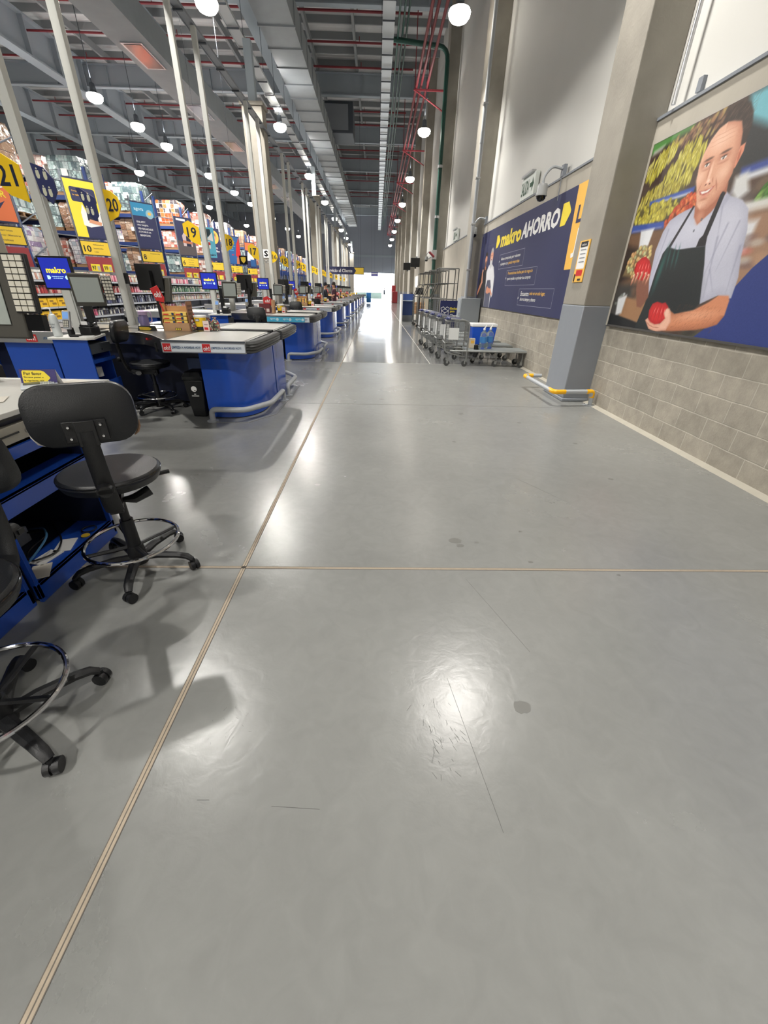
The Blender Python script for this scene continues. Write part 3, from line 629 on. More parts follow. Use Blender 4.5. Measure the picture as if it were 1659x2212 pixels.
K.poly([(.3, .36), (.9, .3), (.85, .06), (.3, .12)], (150, 112, 80), .02); K.poly([(.16, .34), (.36, .38), (.34, .16), (.2, .12)], (206, 208, 210), .02); K.poly([(.05, .15), (.95, .05), (.95, 0), (.05, 0)], (26, 28, 30), .01)
K.poly([(1.5, 1.98), (4.2, 1.98), (4.2, 1.45), (1.75, 1.38), (1.5, 1.5)], (46, 46, 46), .06)
K.poly([(1.50, 1.98), (2.3, 1.98), (2.3, 1.74), (1.84, 1.68), (1.57, 1.80)], (112, 176, 188), .04); K.poly([(1.78, 1.98), (2.05, 1.98), (1.98, 1.78), (1.84, 1.78)], (222, 236, 240), .04); K.poly([(2.2, 1.9), (3, 1.9), (3, 1.7), (2.2, 1.7)], (70, 90, 60), .05)
K.poly([(1.7, 1.42), (3, 1.46), (3, 1.38), (1.72, 1.35)], (58, 74, 142), .02); K.poly([(1.72, 1.36), (3, 1.39), (3, 1.35), (1.8, 1.31)], (202, 204, 210), .02)
K.poly([(1.66, 1.36), (1.8, 1.38), (1.9, 1.22), (1.78, 1.16), (1.68, 1.24)], (206, 206, 204), .03); K.fruit([(1.98, 1.12), (2.05, 1.22), (2.5, 1.36), (3, 1.36), (3, 1.12)], 80, .05, .018, [(110, 160, 70), (84, 134, 56), (140, 186, 90)], .6, (50, 66, 40))
K.poly([(1.8, 1.13), (3, 1.15), (3, 1.06), (1.9, 1.04)], (208, 206, 200), .02); K.poly([(1.95, 1.05), (3, 1.06), (3, .4), (2.0, .4)], (156, 122, 98), .04); K.poly([(2.0, .98), (2.14, .98), (2.12, .74), (2.04, .72)], (214, 214, 216), .03)
for i in range(40): K.ell(K.rng.uniform(2.0, 2.9), K.rng.uniform(.5, .86), .08, .03, [(120, 96, 90), (90, 84, 92), (176, 140, 112), (190, 186, 180), (196, 110, 100)][K.rng.randint(5)], 0, .6, 1.)
K.poly([(2.41, .72), (2.28, .61), (2.16, .46), (2.0, .11), (1.72, -.1), (4.3, -.1), (4.3, 2.1), (3.6, 1.75)], (43, 58, 122), .005)
# shirt
SH = (186, 187, 202)
sd, sl = K.poly([(1.20, 1.21), (1.25, 1.13), (1.33, 1.1), (1.43, 1.13), (1.60, 1.27), (1.68, 1.22), (1.86, 1.16), (1.97, 1.08), (2.05, .92), (2.10, .7), (2.16, .54), (2.17, .37), (2.08, .36), (1.99, .39), (1.78, .31), (1.61, .27), (.82, .38), (.76, .57), (.72, .85), (.76, 1.03), (.83, 1.13), (.95, 1.17), (1.05, 1.19)], SH)
K.mix(np.clip(1-sd/.10, 0, 1)*(sd > 0)*.35, (140, 140, 160), sl)
K.ell(1.8, .95, .16, .2, (206, 207, 220), 0, .6, 1.5); K.ell(1.3, 1.0, .2, .1, (206, 207, 220), 0, .5, 1.5)
for a, b, w in (((1.78, 1.0), (1.68, .5), .012), ((1.92, 1.0), (1.84, .6), .010), ((1.70, .9), (1.80, .36), .014), ((2.04, .8), (2.08, .4), .012), ((.86, 1.05), (.8, .6), .012), ((1.62, 1.15), (1.7, .9), .01), ((1.75, .62), (1.90, .42), .008)):
    a, b = Vector(a), Vector(b); n = Vector((b.y-a.y, a.x-b.x)).normalized()*w; K.poly([a+n, b, a-n], (142, 142, 164), .01, .6)
for i in range(500): K.ell(K.rng.uniform(.75, 2.15), K.rng.uniform(.3, 1.2), .02, .003, (170, 170, 190), 0, 0, .9)
K.ell(1.64, 1.2, .03, .08, (150, 150, 170), -.6, .4, 1.)
# neck, straps, apron
K.poly([(1.19, 1.25), (1.39, 1.2), (1.59, 1.34), (1.61, 1.25), (1.48, 1.12), (1.33, 1.035), (1.24, 1.11)], (168, 106, 82), .008); K.ell(1.33, 1.1, .05, .05, (206, 148, 122), 0, .7, 1.2)
K.poly([(.95, .87), (1.17, 1.22), (1.2, 1.21), (.99, .85)], (44, 42, 46), .004); K.poly([(1.54, 1.28), (1.60, 1.26), (1.55, .91), (1.57, .83), (1.43, .83), (1.44, .9), (1.48, .93)], (38, 36, 40), .004)
sd, sl = K.poly([(.94, .87), (1.13, .83), (1.41, .83), (1.57, .83), (1.65, .66), (1.78, .31), (1.65, .21), (1.49, .13), (1.2, -.02), (.74, -.02), (.80, .2), (.84, .37), (.85, .62), (.88, .81)], (34, 40, 41))
K.ell(.93, .64, .035, .2, (44, 92, 86), -.1, .8, 1.2)
for x in (1.02, 1.1, 1.17): K.ell(x, .76, .014, .10, (50, 96, 92), .12, .7, 1.)
K.ell(1.35, .4, .3, .2, (26, 30, 32), 0, .5, 1.2)
# head
K.poly([(1.22, 1.86), (1.27, 1.93), (1.33, 1.955), (1.42, 1.958), (1.53, 1.915), (1.6, 1.84), (1.645, 1.73), (1.635, 1.62), (1.60, 1.54), (1.55, 1.55), (1.5, 1.7), (1.4, 1.84), (1.23, 1.84), (1.16, 1.78), (1.10, 1.68), (1.08, 1.60), (1.095, 1.74), (1.16, 1.83)], (58, 46, 40), .01)
for i in range(60): K.ell(K.rng.uniform(1.3, 1.62), K.rng.uniform(1.72, 1.94), .03, .004, (104, 84, 70), K.rng.uniform(.2, 1.4), .35, 1.)
K.poly([(1.585, 1.60), (1.64, 1.615), (1.65, 1.55), (1.61, 1.44), (1.57, 1.44)], (214, 140, 112), .006); K.ell(1.61, 1.53, .014, .045, (166, 92, 70), .1, .8, .8)
SK = (212, 158, 130)
sd, sl = K.poly([(1.20, 1.82), (1.30, 1.845), (1.38, 1.83), (1.49, 1.80), (1.55, 1.71), (1.585, 1.6), (1.59, 1.5), (1.60, 1.40), (1.565, 1.29), (1.49, 1.215), (1.40, 1.165), (1.31, 1.160), (1.22, 1.215), (1.155, 1.33), (1.09, 1.44), (1.06, 1.57), (1.08, 1.67), (1.13, 1.76)], SK, .008)
K.mix(np.clip(1-sd/.09, 0, 1)*(sd > 0)*.45*(K.U[sl] > 1.3), (160, 92, 70), sl)
K.mix(np.clip(1-sd/.05, 0, 1)*(sd > 0)*.3*(K.U[sl] < 1.3), (236, 198, 176), sl)
hi = (236, 196, 172); lo = (166, 102, 80)
K.ell(1.28, 1.72, .13, .075, hi, .1, .75, 1.3); K.ell(1.14, 1.46, .05, .05, hi, 0, .7, 1.3); K.ell(1.46, 1.44, .07, .05, hi, .2, .6, 1.3); K.ell(1.30, 1.21, .06, .03, hi, 0, .5, 1.3)
for q in (1.70, 1.735, 1.77): K.ell(1.30, q, .15, .0035, (186, 124, 100), .05, .45, 1.)
for ex, ez, w in ((1.185, 1.548, .055), (1.405, 1.560, .06)):
    K.ell(ex, ez+.014, w*1.25, .036, lo, .03, .55, 1.2); K.ell(ex+.005, ez-.032, w, .012, lo, .05, .5, 1.)
    K.ell(ex, ez-.022, w*.9, .012, (224, 176, 152), .05, .6, 1.); K.ell(ex, ez, w*.62, .0125, (226, 220, 214), .05, 1, .4); K.ell(ex-.003, ez+.001, .0135, .0135, (62, 48, 40), 0, 1, .3); K.ell(ex-.006, ez+.005, .004, .004, (230, 230, 230), 0, .9, .5)
    K.ell(ex, ez+.013, w*.7, .005, (74, 50, 42), .05, .95, .6); K.ell(ex+.004, ez+.046, w*1.1, .010, (92, 66, 54), .08, .85, .7)
K.ell(1.275, 1.46, .018, .085, hi, .05, .8, 1.); K.ell(1.245, 1.48, .010, .06, lo, .05, .5, 1.); K.ell(1.29, 1.395, .045, .030, (224, 172, 146), 0, .9, .9); K.ell(1.285, 1.405, .02, .015, (244, 214, 196), 0, .8, 1.)
K.ell(1.262, 1.376, .013, .007, (110, 58, 46), .3, .9, .7); K.ell(1.318, 1.376, .013, .007, (110, 58, 46), -.3, .9, .7); K.ell(1.345, 1.40, .007, .022, lo, .4, .6, .9)
K.ell(1.425, 1.35, .008, .055, lo, .55, .7, .9); K.ell(1.175, 1.355, .007, .04, lo, -.4, .5, .9)
K.poly([(1.19, 1.337), (1.26, 1.330), (1.30, 1.333), (1.34, 1.331), (1.415, 1.350), (1.36, 1.302), (1.28, 1.288), (1.22, 1.304)], (178, 92, 82), .005); K.poly([(1.215, 1.327), (1.30, 1.321), (1.385, 1.337), (1.33, 1.306), (1.25, 1.303)], (236, 230, 222), .004); K.ell(1.30, 1.277, .06, .010, (214, 140, 122), .06, .7, 1.); K.ell(1.30, 1.252, .05, .010, lo, .05, .5, 1.)
for i in range(220): K.ell(K.rng.uniform(1.17, 1.5), K.rng.uniform(1.17, 1.36), .004, .004, lo, 0, .18, 1.)
for p in ((1.31, .985), (1.375, 1.075)): K.ell(p[0], p[1], .012, .012, (70, 74, 84), 0, 1, .4); K.ell(p[0], p[1], .006, .006, (150, 156, 166), 0, 1, .5)
# arms and peppers
sd, sl = K.poly([(2.13, .39), (2.16, .35), (2.17, .22), (2.12, .14), (2.0, .10), (1.84, .07), (1.5, .03), (1.34, .02), (1.25, .06), (1.28, .19), (1.35, .23), (1.44, .2), (1.72, .25), (1.9, .33), (2.0, .39)], (204, 134, 98), .008)
K.mix(np.clip(1-sd/.07, 0, 1)*(sd > 0)*.55*(K.V[sl] < .22), (140, 80, 54), sl); K.ell(1.75, .2, .28, .04, (226, 166, 132), .12, .6, 1.2)
for i in range(260): K.ell(K.rng.uniform(1.45, 2.1), K.rng.uniform(.06, .3), .014, .002, (120, 70, 48), .8, .3, 1.)
K.poly([(.74, .56), (.80, .47), (.85, .36), (.76, .24), (.66, .25), (.54, .44), (.5, .56)], (126, 82, 66), .01)
def pepper(P, cx, cz):
    sd, sl = K.poly(P, (198, 42, 42), .006); K.mix(np.clip(1-sd/.05, 0, 1)*(sd > 0)*.5, (132, 18, 24), sl)
    for dx in (-.09, -.03, .04, .10): K.ell(cx+dx, cz, .006, .09, (150, 24, 30), dx*2, .6, 1.); K.ell(cx+dx+.022, cz+.02, .007, .03, (240, 150, 144), dx*2, .7, .9)
pepper([(.37, .66), (.38, .74), (.46, .79), (.55, .80), (.66, .75), (.74, .66), (.75, .57), (.64, .54), (.46, .56)], .55, .67)
pepper([(.95, .22), (.98, .29), (1.06, .315), (1.16, .30), (1.22, .31), (1.29, .27), (1.33, .22), (1.32, .13), (1.18, .07), (1.06, .08), (.98, .13)], 1.13, .2)
for i, (x, h) in enumerate(((.385, .60), (.46, .625), (.55, .63), (.64, .62), (.71, .60))):
    K.ell(x+.02, h-.05, .022, .065, (150, 96, 76), -.35, 1, .4); K.ell(x+.014, h-.035, .015, .05, (220, 166, 140), -.35, .8, .8); K.ell(x+.004, h, .012, .012, (238, 200, 180), 0, .9, .6)
sd, sl = K.poly([(.93, .11), (.97, .135), (1.04, .095), (1.14, .075), (1.24, .09), (1.30, .15), (1.25, .2), (1.27, .245), (1.33, .25), (1.38, .2), (1.42, .12), (1.38, .03), (1.2, .0), (1.05, .02)], (226, 176, 152), .007)
K.mix(np.clip(1-sd/.03, 0, 1)*(sd > 0)*.4, (176, 110, 88), sl)
for x, y, r in ((1.02, .07, -.4), (1.1, .05, -.2), (1.19, .045, 0)): K.ell(x, y, .05, .005, (168, 104, 84), r, .8, .8)
K.ell(1.30, .21, .03, .045, (232, 188, 166), .2, .9, .7)
K.grain(2.0)
K.mesh('printed_photograph', PM, -.0045)
tag(MB().box(XR-.03, XR, -6, 6.35, 1.115, 1.135, M('dark_mural_rail', (70, 68, 66), .6)).build('mural_rail'), 'dark thin strip under the photo mural along the block wall', 'trim strip')

# notice on the pillar
nt_ = thing('wall_notice', 'small yellow and white notice fixed high on the nearest wall pillar', 'notice', (2.974, 7.0, 1.66), -PI/2)
MB().box(0, .32, -.008, .002, 0, .52, yelo).build('notice_board', nt_)
mb = MB(); mb.flat([(.03, .17), (.29, .17), (.29, .49), (.03, .49)], -.009, white); mb.flat([(.05, .44), (.27, .44), (.27, .505), (.05, .505)], -.011, darkprint); mb.flat([(.07, .08), (.27, .08), (.27, .155), (.07, .155)], -.009, red)
for z in (.25, .30, .35, .40): mb.flat([(.08, z), (.25, z), (.25, z+.012), (.08, z+.012)], -.0105, greypd)
mb.flat([(.02, .01), (.06, .01), (.07, .1), (.03, .11)], -.011, darkprint); mb.flat([(.16, .02), (.26, .02), (.26, .045), (.16, .045)], -.011, darkprint)
mb.build('printed_fields', nt_)
txt(nt_, [('aviso', .09, .455, .14, .03, white)], -.0125)
# exit sign
def exit_sign(loc, label, s=1.0):
    t = thing('exit_sign', label, 'exit sign', loc, -PI/2)
    MB().box(0, .92*s, -.03, .06, 0, .40*s, M('exit_sign_body', (226, 232, 226), .4)).build('sign_body', t, bevel=.005)
    dg = M('exit_green', (30, 74, 50), .5)
    txt(t, [('SALIDA', .05*s, .07*s, .52*s, .26*s, dg)], -.032, bold=.02)
    mb = MB(); mb.flat([(.62*s, .16*s), (.76*s, .16*s), (.76*s, .07*s), (.88*s, .2*s), (.76*s, .33*s), (.76*s, .24*s), (.62*s, .24*s)], -.031, dg); mb.build('arrow', t)
    MB().box(.1*s, .82*s, -.09, .0, .40*s, .44*s, alu).build('top_lamp', t)
exit_sign((XR+.0, 11.75, 3.37), 'white SALIDA exit sign with green arrow above the navy banner')
exit_sign((XR+.0, 21.2, 3.40), 'white SALIDA exit sign above the wall beyond the second pillar')
def camera_dome(loc, label, s):
    t = thing('dome_camera', label, 'security camera', loc, 0, 'dome cameras on the right wall')
    MB().box(-.03, .03, -.06, .06, .05, .22, greypd).build('wall_box', t)
    mb = MB(); mb.tube(arcpath([(-.03, 0, .16), (-.22, 0, .2), (-.34, 0, .05), (-.34, 0, -.06)], .12), .022, greyp, 8); mb.build('bent_arm', t)
    MB().lathe([(.0, -.06), (.075, -.06), (.095, -.10), (.095, -.2), (.1, -.21), (.1, -.24), (.085, -.24), (.0, -.24)], (-.34, 0, 0), M('camera_grey', (150, 152, 152), .4), 20).build('camera_housing', t)
    MB().lathe([(.085, -.24), (.08, -.28), (.05, -.315), (.0, -.325)], (-.34, 0, 0), blkg, 20).build('dome', t)
    MB().cyl((-.02, .0, .1), (-.02, .0, -.3), .008, greypd, seg=6).build('cable', t)
camera_dome((XR-.0, 9.3, 3.32), 'grey dome camera on a curved arm over the right end of the makroAHORRO banner', 1)
camera_dome((XR-.0, 15.2, 3.32), 'grey dome camera on a curved arm over the left end of the makroAHORRO banner', 1)
camera_dome((XR-.0, 29, 3.4), 'dome camera on the wall far beyond the second pillar', 1)
# conduits
t = thing('wall_conduit', 'thin steel conduit with junction box in the corner above the photo mural', 'conduit', (3.33, 6.2, 3.35))
mb = MB(); mb.cyl((3.33, 6.16, 3.4), (3.33, 6.1, 12), .022, alu); mb.build('conduit_pipe', t, world=True)
MB().box(3.40, 3.44, 5.84, 5.92, 3.42, 3.54, greypd).build('junction_box', t, world=True)
t = thing('wall_conduit', 'grey conduit pipe clamped to the second pillar above the grey cabinet', 'conduit', (2.94, 15.1, 1.3))
mb = MB(); mb.cyl((2.93, 15.0, 1.3), (2.93, 15.0, 11), .05, greyp, seg=12); mb.build('conduit_pipe', t, world=True)
mb = MB()
for z in (2.1, 3.3, 4.4, 6): mb.box(2.86, 2.99, 14.93, 15.07, z, z+.04, alu)
for z in (2.5, 5.2): mb.cyl((2.93, 15.0, z), (2.93, 15.0, z+.25), .058, greyp, seg=12)
mb.build('pipe_clamps', t, world=True)
t = thing('green_riser_pipe', 'dark green riser pipe running up between the second and third wall pillars', 'pipe', (2.9, 22.5, 0))
mb = MB(); mb.tube(arcpath([(2.88, 24.0, 0), (2.88, 24.0, 10.4), (.2, 24.0, 10.6)], .4), .09, green, 12); mb.build('pipe_run', t, world=True)
mb = MB()
for z in (1.6, 3.0, 4.6, 6.5): mb.cyl((2.88, 24.0, z), (2.88, 24.0, z+.1), .12, alu, seg=12)
mb.build('pipe_collars', t, world=True)
mb = MB(); mb.box(2.75, 2.98, 23.85, 24.1, 2.9, 3.3, alu); mb.cyl((2.85, 23.8, 3.0), (2.6, 23.8, 3.2), .05, redpipe); mb.build('valve', t, world=True)

# pillar guard
t = thing('pillar_guard', 'grey tube guard with yellow corners around the foot of the nearest wall pillar', 'guard rail', (2.9, 6.8, 0))
pth = [(3.31, 6.2, .21), (2.68, 6.13, .21), (2.66, 7.47, .21), (2.97, 7.47, .21)]
mb = MB(); mb.tube(arcpath([(3.31, 6.2, 0), (3.31, 6.2, .21)]+pth[1:3]+[(2.97, 7.47, .21)], .1, 6), .032, greyp, 12); mb.build('tube', t, world=True)
yp = M('safety_yellow', (240, 178, 20), .4)
def sub(p, r, i): return arcpath(p, r, 6)
mb = MB()
mb.tube(arcpath([(2.86, 6.15, .21), (2.68, 6.13, .21), (2.68, 6.32, .21)], .1, 6), .0335, yp, 12)
mb.tube(arcpath([(2.66, 7.28, .21), (2.66, 7.47, .21), (2.82, 7.47, .21)], .1, 6), .0335, yp, 12)
mb.tube(arcpath([(3.31, 6.2, .12), (3.31, 6.2, .21), (3.2, 6.188, .21)], .1, 6), .0335, yp, 12)
mb.build('yellow_corners', t, world=True)
mb = MB(); mb.box(3.23, 3.37, 6.13, 6.27, 0, .01, greyp)
for a, b in ((3.25, 6.15), (3.35, 6.15), (3.25, 6.25), (3.35, 6.25)): mb.cyl((a, b, .01), (a, b, .025), .008, zinc, seg=6)
mb.build('foot_plate', t, world=True)
# ================================================================ STOOLS
def stool(loc, rz, legrot, label, group='drafting stools at the tills', seat_z=.64, worn=False):
    t = thing('cashier_stool', label, 'stool', loc, rz, group)
    sz = seat_z
    MB().lathe([(.0, sz-.075), (.17, sz-.07), (.225, sz-.055), (.24, sz-.02), (.236, sz-.004), (.225, sz+.006), (.12, sz-.002), (.0, sz-.004)], (0, 0, 0), leather, 40).build('seat', t)
    MB().tube([(.237*math.cos(a*PI/20), .237*math.sin(a*PI/20), sz-.008) for a in range(40)], .004, blkg, 6, close=True).build('seat_piping', t)
    # backrest: rounded padded panel, slightly curved
    mb = MB(); prof = rrect(-.203, .203, sz+.235, sz+.49, .09, 6)
    rr = []
    for d, s in ((-.30, .93), (-.295, .985), (-.275, 1.0), (-.25, .985), (-.238, .90)):
        cz = sz+.365; rr.append([(x*s, d - .10*(x*s)**2*-1.2 + .12*(z-cz), cz+(z-cz)*s) for x, z in prof])
    mb.rings(rr, leather); bk = mb.build('backrest', t, ang=50)
    if worn:
        mb = MB(); wm = M('worn_edge', (150, 120, 96), .9, noise=.4, nscale=60)
        mb.tube([(.202, -.262, sz+.31), (.198, -.268, sz+.285), (.188, -.272, sz+.262), (.172, -.276, sz+.248)], [.004, .008, .007, .003], wm, 6)
        mb.tube([(-.203, -.266, sz+.33), (-.198, -.27, sz+.285), (-.182, -.278, sz+.256), (-.158, -.28, sz+.243)], [.003, .006, .006, .003], M('torn_foam', (200, 196, 190), .9), 6)
        mb.build('worn_edge', bk)
    # bracket plate and screws on the back
    mb = MB(); mb.cbox((0, -.325, sz+.29), (.075, .02, .11), blk, rx=-.12); mb.cbox((0, -.318, sz+.30), (.16, .008, .09), blk, rx=-.12); mb.build('back_plate', t, bevel=.003)
    mb = MB()
    for x in (-.058, .058):
        for z in (.275, .325): mb.lathe([(.0, 0), (.009, 0), (.007, .006), (.0, .008)], (0, 0, 0), chrome, 10) if False else mb.cyl((x, -.32, sz+z), (x, -.335, sz+z), .008, chrome, r1=.005, seg=10)
    mb.build('screw', t)
    mb = MB(); mb.tube([(0, -.325, sz+.30), (0, -.335, sz+.2), (0, -.325, sz+.05), (0, -.30, sz-.06), (0, -.26, sz-.115), (0, -.20, sz-.13)], [.034, .036, .038, .04, .04, .034], blk, 12, flat=(1.0, .42)); mb.build('back_arm', t)
    mb = MB(); mb.cyl((0, -.335, sz+.03), (0, -.375, sz+.03), .033, blk, r1=.028, seg=12); mb.box(-.035, .035, -.375, -.35, sz+.02, sz+.04, blk); mb.build('tilt_knob', t)
    mb = MB(); mb.box(-.03, .03, -.24, .08, sz-.15, sz-.09, blk); mb.cbox((.0, 0, sz-.085), (.18, .2, .02), blk); mb.build('seat_mechanism', t, bevel=.004)
    mb = MB(); mb.tube([(.03, -.12, sz-.13), (.08, -.12, sz-.135), (.16, -.10, sz-.11)], [.016, .030, .034], blk, 8, flat=(.8, 1)); mb.build('height_knob', t)
    mb = MB(); mb.cyl((.0, .05, sz-.1), (.2, .12, sz-.11), .005, blk, seg=6); mb.cyl((.2, .12, sz-.11), (.27, .14, sz-.112), .013, blk, seg=8); mb.build('lever', t)
    mb = MB(); mb.cyl((0, 0, .34), (0, 0, sz-.09), .024, blk); mb.cyl((0, 0, .16), (0, 0, .34), .036, blk, r1=.034); mb.cyl((0, 0, .07), (0, 0, .17), .052, blk, r1=.044); mb.build('column', t)
    mb = MB(); R = .24; mb.tube([(R*math.cos(a*PI/24), R*math.sin(a*PI/24), .20) for a in range(48)], .0105, chrome, 10, close=True); mb.build('foot_ring', t)
    mb = MB()
    for k in range(4):
        a = legrot-rz+PI/4+k*PI/2; mb.tube([(.04*math.cos(a), .04*math.sin(a), .165), (.235*math.cos(a), .235*math.sin(a), .195)], .010, blk, 6, flat=(1, 1.3))
    mb.build('ring_spokes', t)
    mb = MB(); mb.lathe([(.0, .05), (.05, .05), (.055, .085), (.045, .105), (.0, .105)], (0, 0, 0), blk); mb.build('base_hub', t)
    for k in range(5):
        a = legrot-rz+k*2*PI/5; c, s = math.cos(a), math.sin(a)
        mb = MB(); mb.tube([(.03*c, .03*s, .085), (.12*c, .12*s, .10), (.24*c, .24*s, .098), (.29*c, .29*s, .088), (.315*c, .315*s, .066)], [.028, .026, .023, .022, .018], blk, 8, flat=(.75, 1.05)); lg = mb.build('leg', t)
        mb = MB(); px, py = .318*c, .318*s; ca = a+.8; ox, oy = math.cos(ca), math.sin(ca)
        mb.cyl((px, py, .035), (px, py, .07), .012, blk, seg=8)
        for q in (-1, 1): mb.cyl((px+ox*.004*q-oy*0, py+oy*.004*q, .029), (px+ox*.024*q, py+oy*.024*q, .029), .0285, blk, seg=16)
        mb.cyl((px-ox*.02, py-oy*.02, .032), (px+ox*.02, py+oy*.02, .032), .022, blk, seg=12)
        mb.build('caster', lg)
    return t
stool((-1.40, 1.99, 0), .50, 0.0, 'black drafting stool with chrome foot ring and torn backrest edges, at the near desk', worn=True)
stool((-1.385, .965, 0), PI-.03, math.radians(44), 'black drafting stool cut off by the left edge of the frame, closest to the camera')
sa = stool((-2.93, 5.55, 0), -PI/2+.1, .6, 'black drafting stool in the cashier gap behind the nearest belt counter', seat_z=.62)

# ================================================================ NEAR DESK
t = thing('service_desk', 'near cashier desk with white top, open blue shelves and silver cash drawer', 'desk', (-1.76, 2.0, 0))
MB().prism([(-1.745, 2.755), (-3.3, 2.755), (-3.3, .6), (-1.79, .6)], .925, .95, offw).build('worktop', t, world=True, bevel=.003)
mb = MB(); mb.prism([(-1.75, 2.75), (-3.29, 2.75), (-3.29, .61), (-1.795, .61)], .912, .925, blk); mb.build('top_edge', t, world=True)
def shelfbay(y0, y1, xf, par, nm):
    mb = MB()
    mb.box(xf-.03, xf, y0, y0+.022, .02, .91, blue); mb.box(xf-.03, xf, y1-.022, y1, .02, .91, blue); mb.box(xf-.6, xf-.03, y0, y0+.022, .02, .91, navyd); mb.box(xf-.6, xf-.03, y1-.022, y1, .02, .91, navyd)  # inner faces navy: shade of the open bay put into the colour
    mb.box(xf-.6, xf-.58, y0, y1, .02, .91, navyd)
    mb.build(nm+'_carcass', par, world=True, bevel=.002)
    for z0, z1 in ((.735, .79), (.49, .585)):
        mb = MB(); mb.box(xf-.58, xf-.03, y0+.022, y1-.022, z0, z0+.02, navyd); mb.box(xf-.03, xf, y0+.022, y1-.022, z0, z1, blue) if z1-z0 > .08 else mb.box(xf-.02, xf, y0+.022, y1-.022, z0, z1, blue)
        if z1-z0 > .08:
            mb.box(xf-.16, xf, y0+.022, y1-.022, z1-.012, z1, blue)
        mb.build('shelf', par, world=True, bevel=.002)
    mb = MB(); mb.box(xf-.58, xf-.22, y0+.022, y1-.022, .09, .109, navyd); mb.box(xf-.22, xf+.0, y0+.022, y1-.022, .09, .11, blue); mb.box(xf-.02, xf, y0, y1, .0, .11, blue); mb.build('plinth', par, world=True, bevel=.002)  # bottom board blue in front, navy behind: painted recess shade
shelfbay(1.68, 2.38, -1.76, t, 'right_bay'); shelfbay(.9, 1.66, -1.78, t, 'left_bay')
mb = MB(); mb.box(-2.2, -1.80, 1.70, 2.36, .88, .912, navyd); mb.build('dark_rail', t, world=True)
for ya, yb, nm in ((1.705, 2.355, 'cash_drawer'), (.93, 1.63, 'cash_drawer')):
    mb = MB(); mb.box(-2.2, -1.77, ya, yb, .805, .885, M('drawer_silver', (172, 168, 156), .45, .3)); d = mb.build(nm, t, world=True, bevel=.002)
    mb = MB(); ym = (ya+yb)/2
    mb.box(-1.772, -1.766, ya+.06, ym-.06, .842, .85, blkg); mb.box(-1.772, -1.766, ym+.04, yb-.06, .842, .85, blkg)
    mb.cyl((-1.772, ym-.01, .84), (-1.762, ym-.01, .84), .012, chrome); mb.build('slot_and_lock', d, world=True)
MB().box(-2.5, -2.0, 2.385, 2.74, .0, .91, navyd).build('end_panel', t, world=True)
MB().prism([(-3.28, 2.6), (-2.6, 2.6), (-2.6, 2.62), (-3.28, 2.62)], .02, .91, blue).build('back_panel', t, world=True)
# things on and in the near desk
s = thing('tent_card', 'folded card sign reading Por favor standing on the near white worktop', 'sign', (-2.125, 2.52, .951), .06)
s.scale = (.68, .68, .68)
mb = MB(); mb.prismx([(0, 0), (.03, .135), (.034, .135), (.006, 0)], 0, .30, M('card_purple', (62, 54, 112), .5)); mb.prismx([(.034, .135), (.09, 0), (.084, 0), (.030, .135)], 0, .30, white); mb.build('folded_card', s)
def leanflat(mb, pts, eps, m):
    mb.rings([[(x, z*.2222-eps, z) for x, z in pts], [(x, z*.2222-eps-.0005, z) for x, z in pts]], m)
mb = MB(); leanflat(mb, [(.02, .012), (.17, .012), (.20, .02), (.248, .062), (.248, .072), (.205, .118), (.18, .125), (.03, .125), (.02, .115)], .0005, yel); mb.build('arrow_print', s)
o = txt(s, [('Por favor', .035, .088, .15, .026, darkprint), ('Sirvase pasar a', .03, .06, .165, .018, darkprint), ('la siguiente caja', .03, .032, .165, .018, darkprint)], 0, bold=.02)
for v in o.data.vertices: v.co.y = v.co.z*.2222-.0016
c = thing('desk_calculator', 'white desk calculator lying in front of the Por favor card', 'calculator', (-1.985, 2.49, .951), .6)
c.scale = (.8, .8, .8)
MB().prismx([(-.07, .008), (-.06, .0), (.06, 0), (.07, .02), (.06, .03), (-.065, .016)], -.12, .10, M('calc_white', (214, 220, 224), .35)).build('case', c, bevel=.004)
mb = MB(); mb.cbox((-.05, .02, .029), (.11, .05, .004), M('lcd_olive', (88, 92, 78), .3), rx=.11); mb.build('lcd', c)
mb = MB()
for i in range(6):
    for j in range(4): mb.cbox((.02+.015*i-.02, -.045+.025*j, .021+.0028*j), (.011, .017, .006), M('calc_keys', (196, 202, 206), .4), rx=.11)
mb.build('keys', c)
bx = tag(recenter(MB().box(-2.42, -2.22, 2.12, 2.26, .951, .995, M('brown_leather', (48, 38, 38), .5)).build('card_reader_dock', bevel=.008), (-2.32, 2.19, .951)), 'dark brown low box lying on the near worktop at the left frame edge', 'box')
for i, (x, y, r, l) in enumerate(((-2.05, 2.1, .3, 'loose white paper slip on the near worktop beside the stool backrest'), (-2.25, 2.0, .1, 'loose paper sheets spread on the near worktop at the left edge'), (-1.9, 2.6, -.6, 'white paper sheet at the far corner of the near worktop'))):
    ob = MB().cbox((0, 0, 0), (.21, .15, .0012), white).cbox((.02, .03, .0012), (.2, .14, .0012), M('paper_warm', (232, 226, 214), .7), rz=.2).build('paper_sheet'); ob.location = (x, y, .953); ob.rotation_euler.z = r; tag(ob, l, 'paper')
ob = MB().cbox((0, 0, 0), (.14, .02, .004), M('pencil_orange', (214, 150, 90), .6)).build('envelope_strip'); ob.location = (-2.2, 1.86, .9545); ob.rotation_euler.z = .5; tag(ob, 'orange paper strip on the near worktop, far left', 'paper')
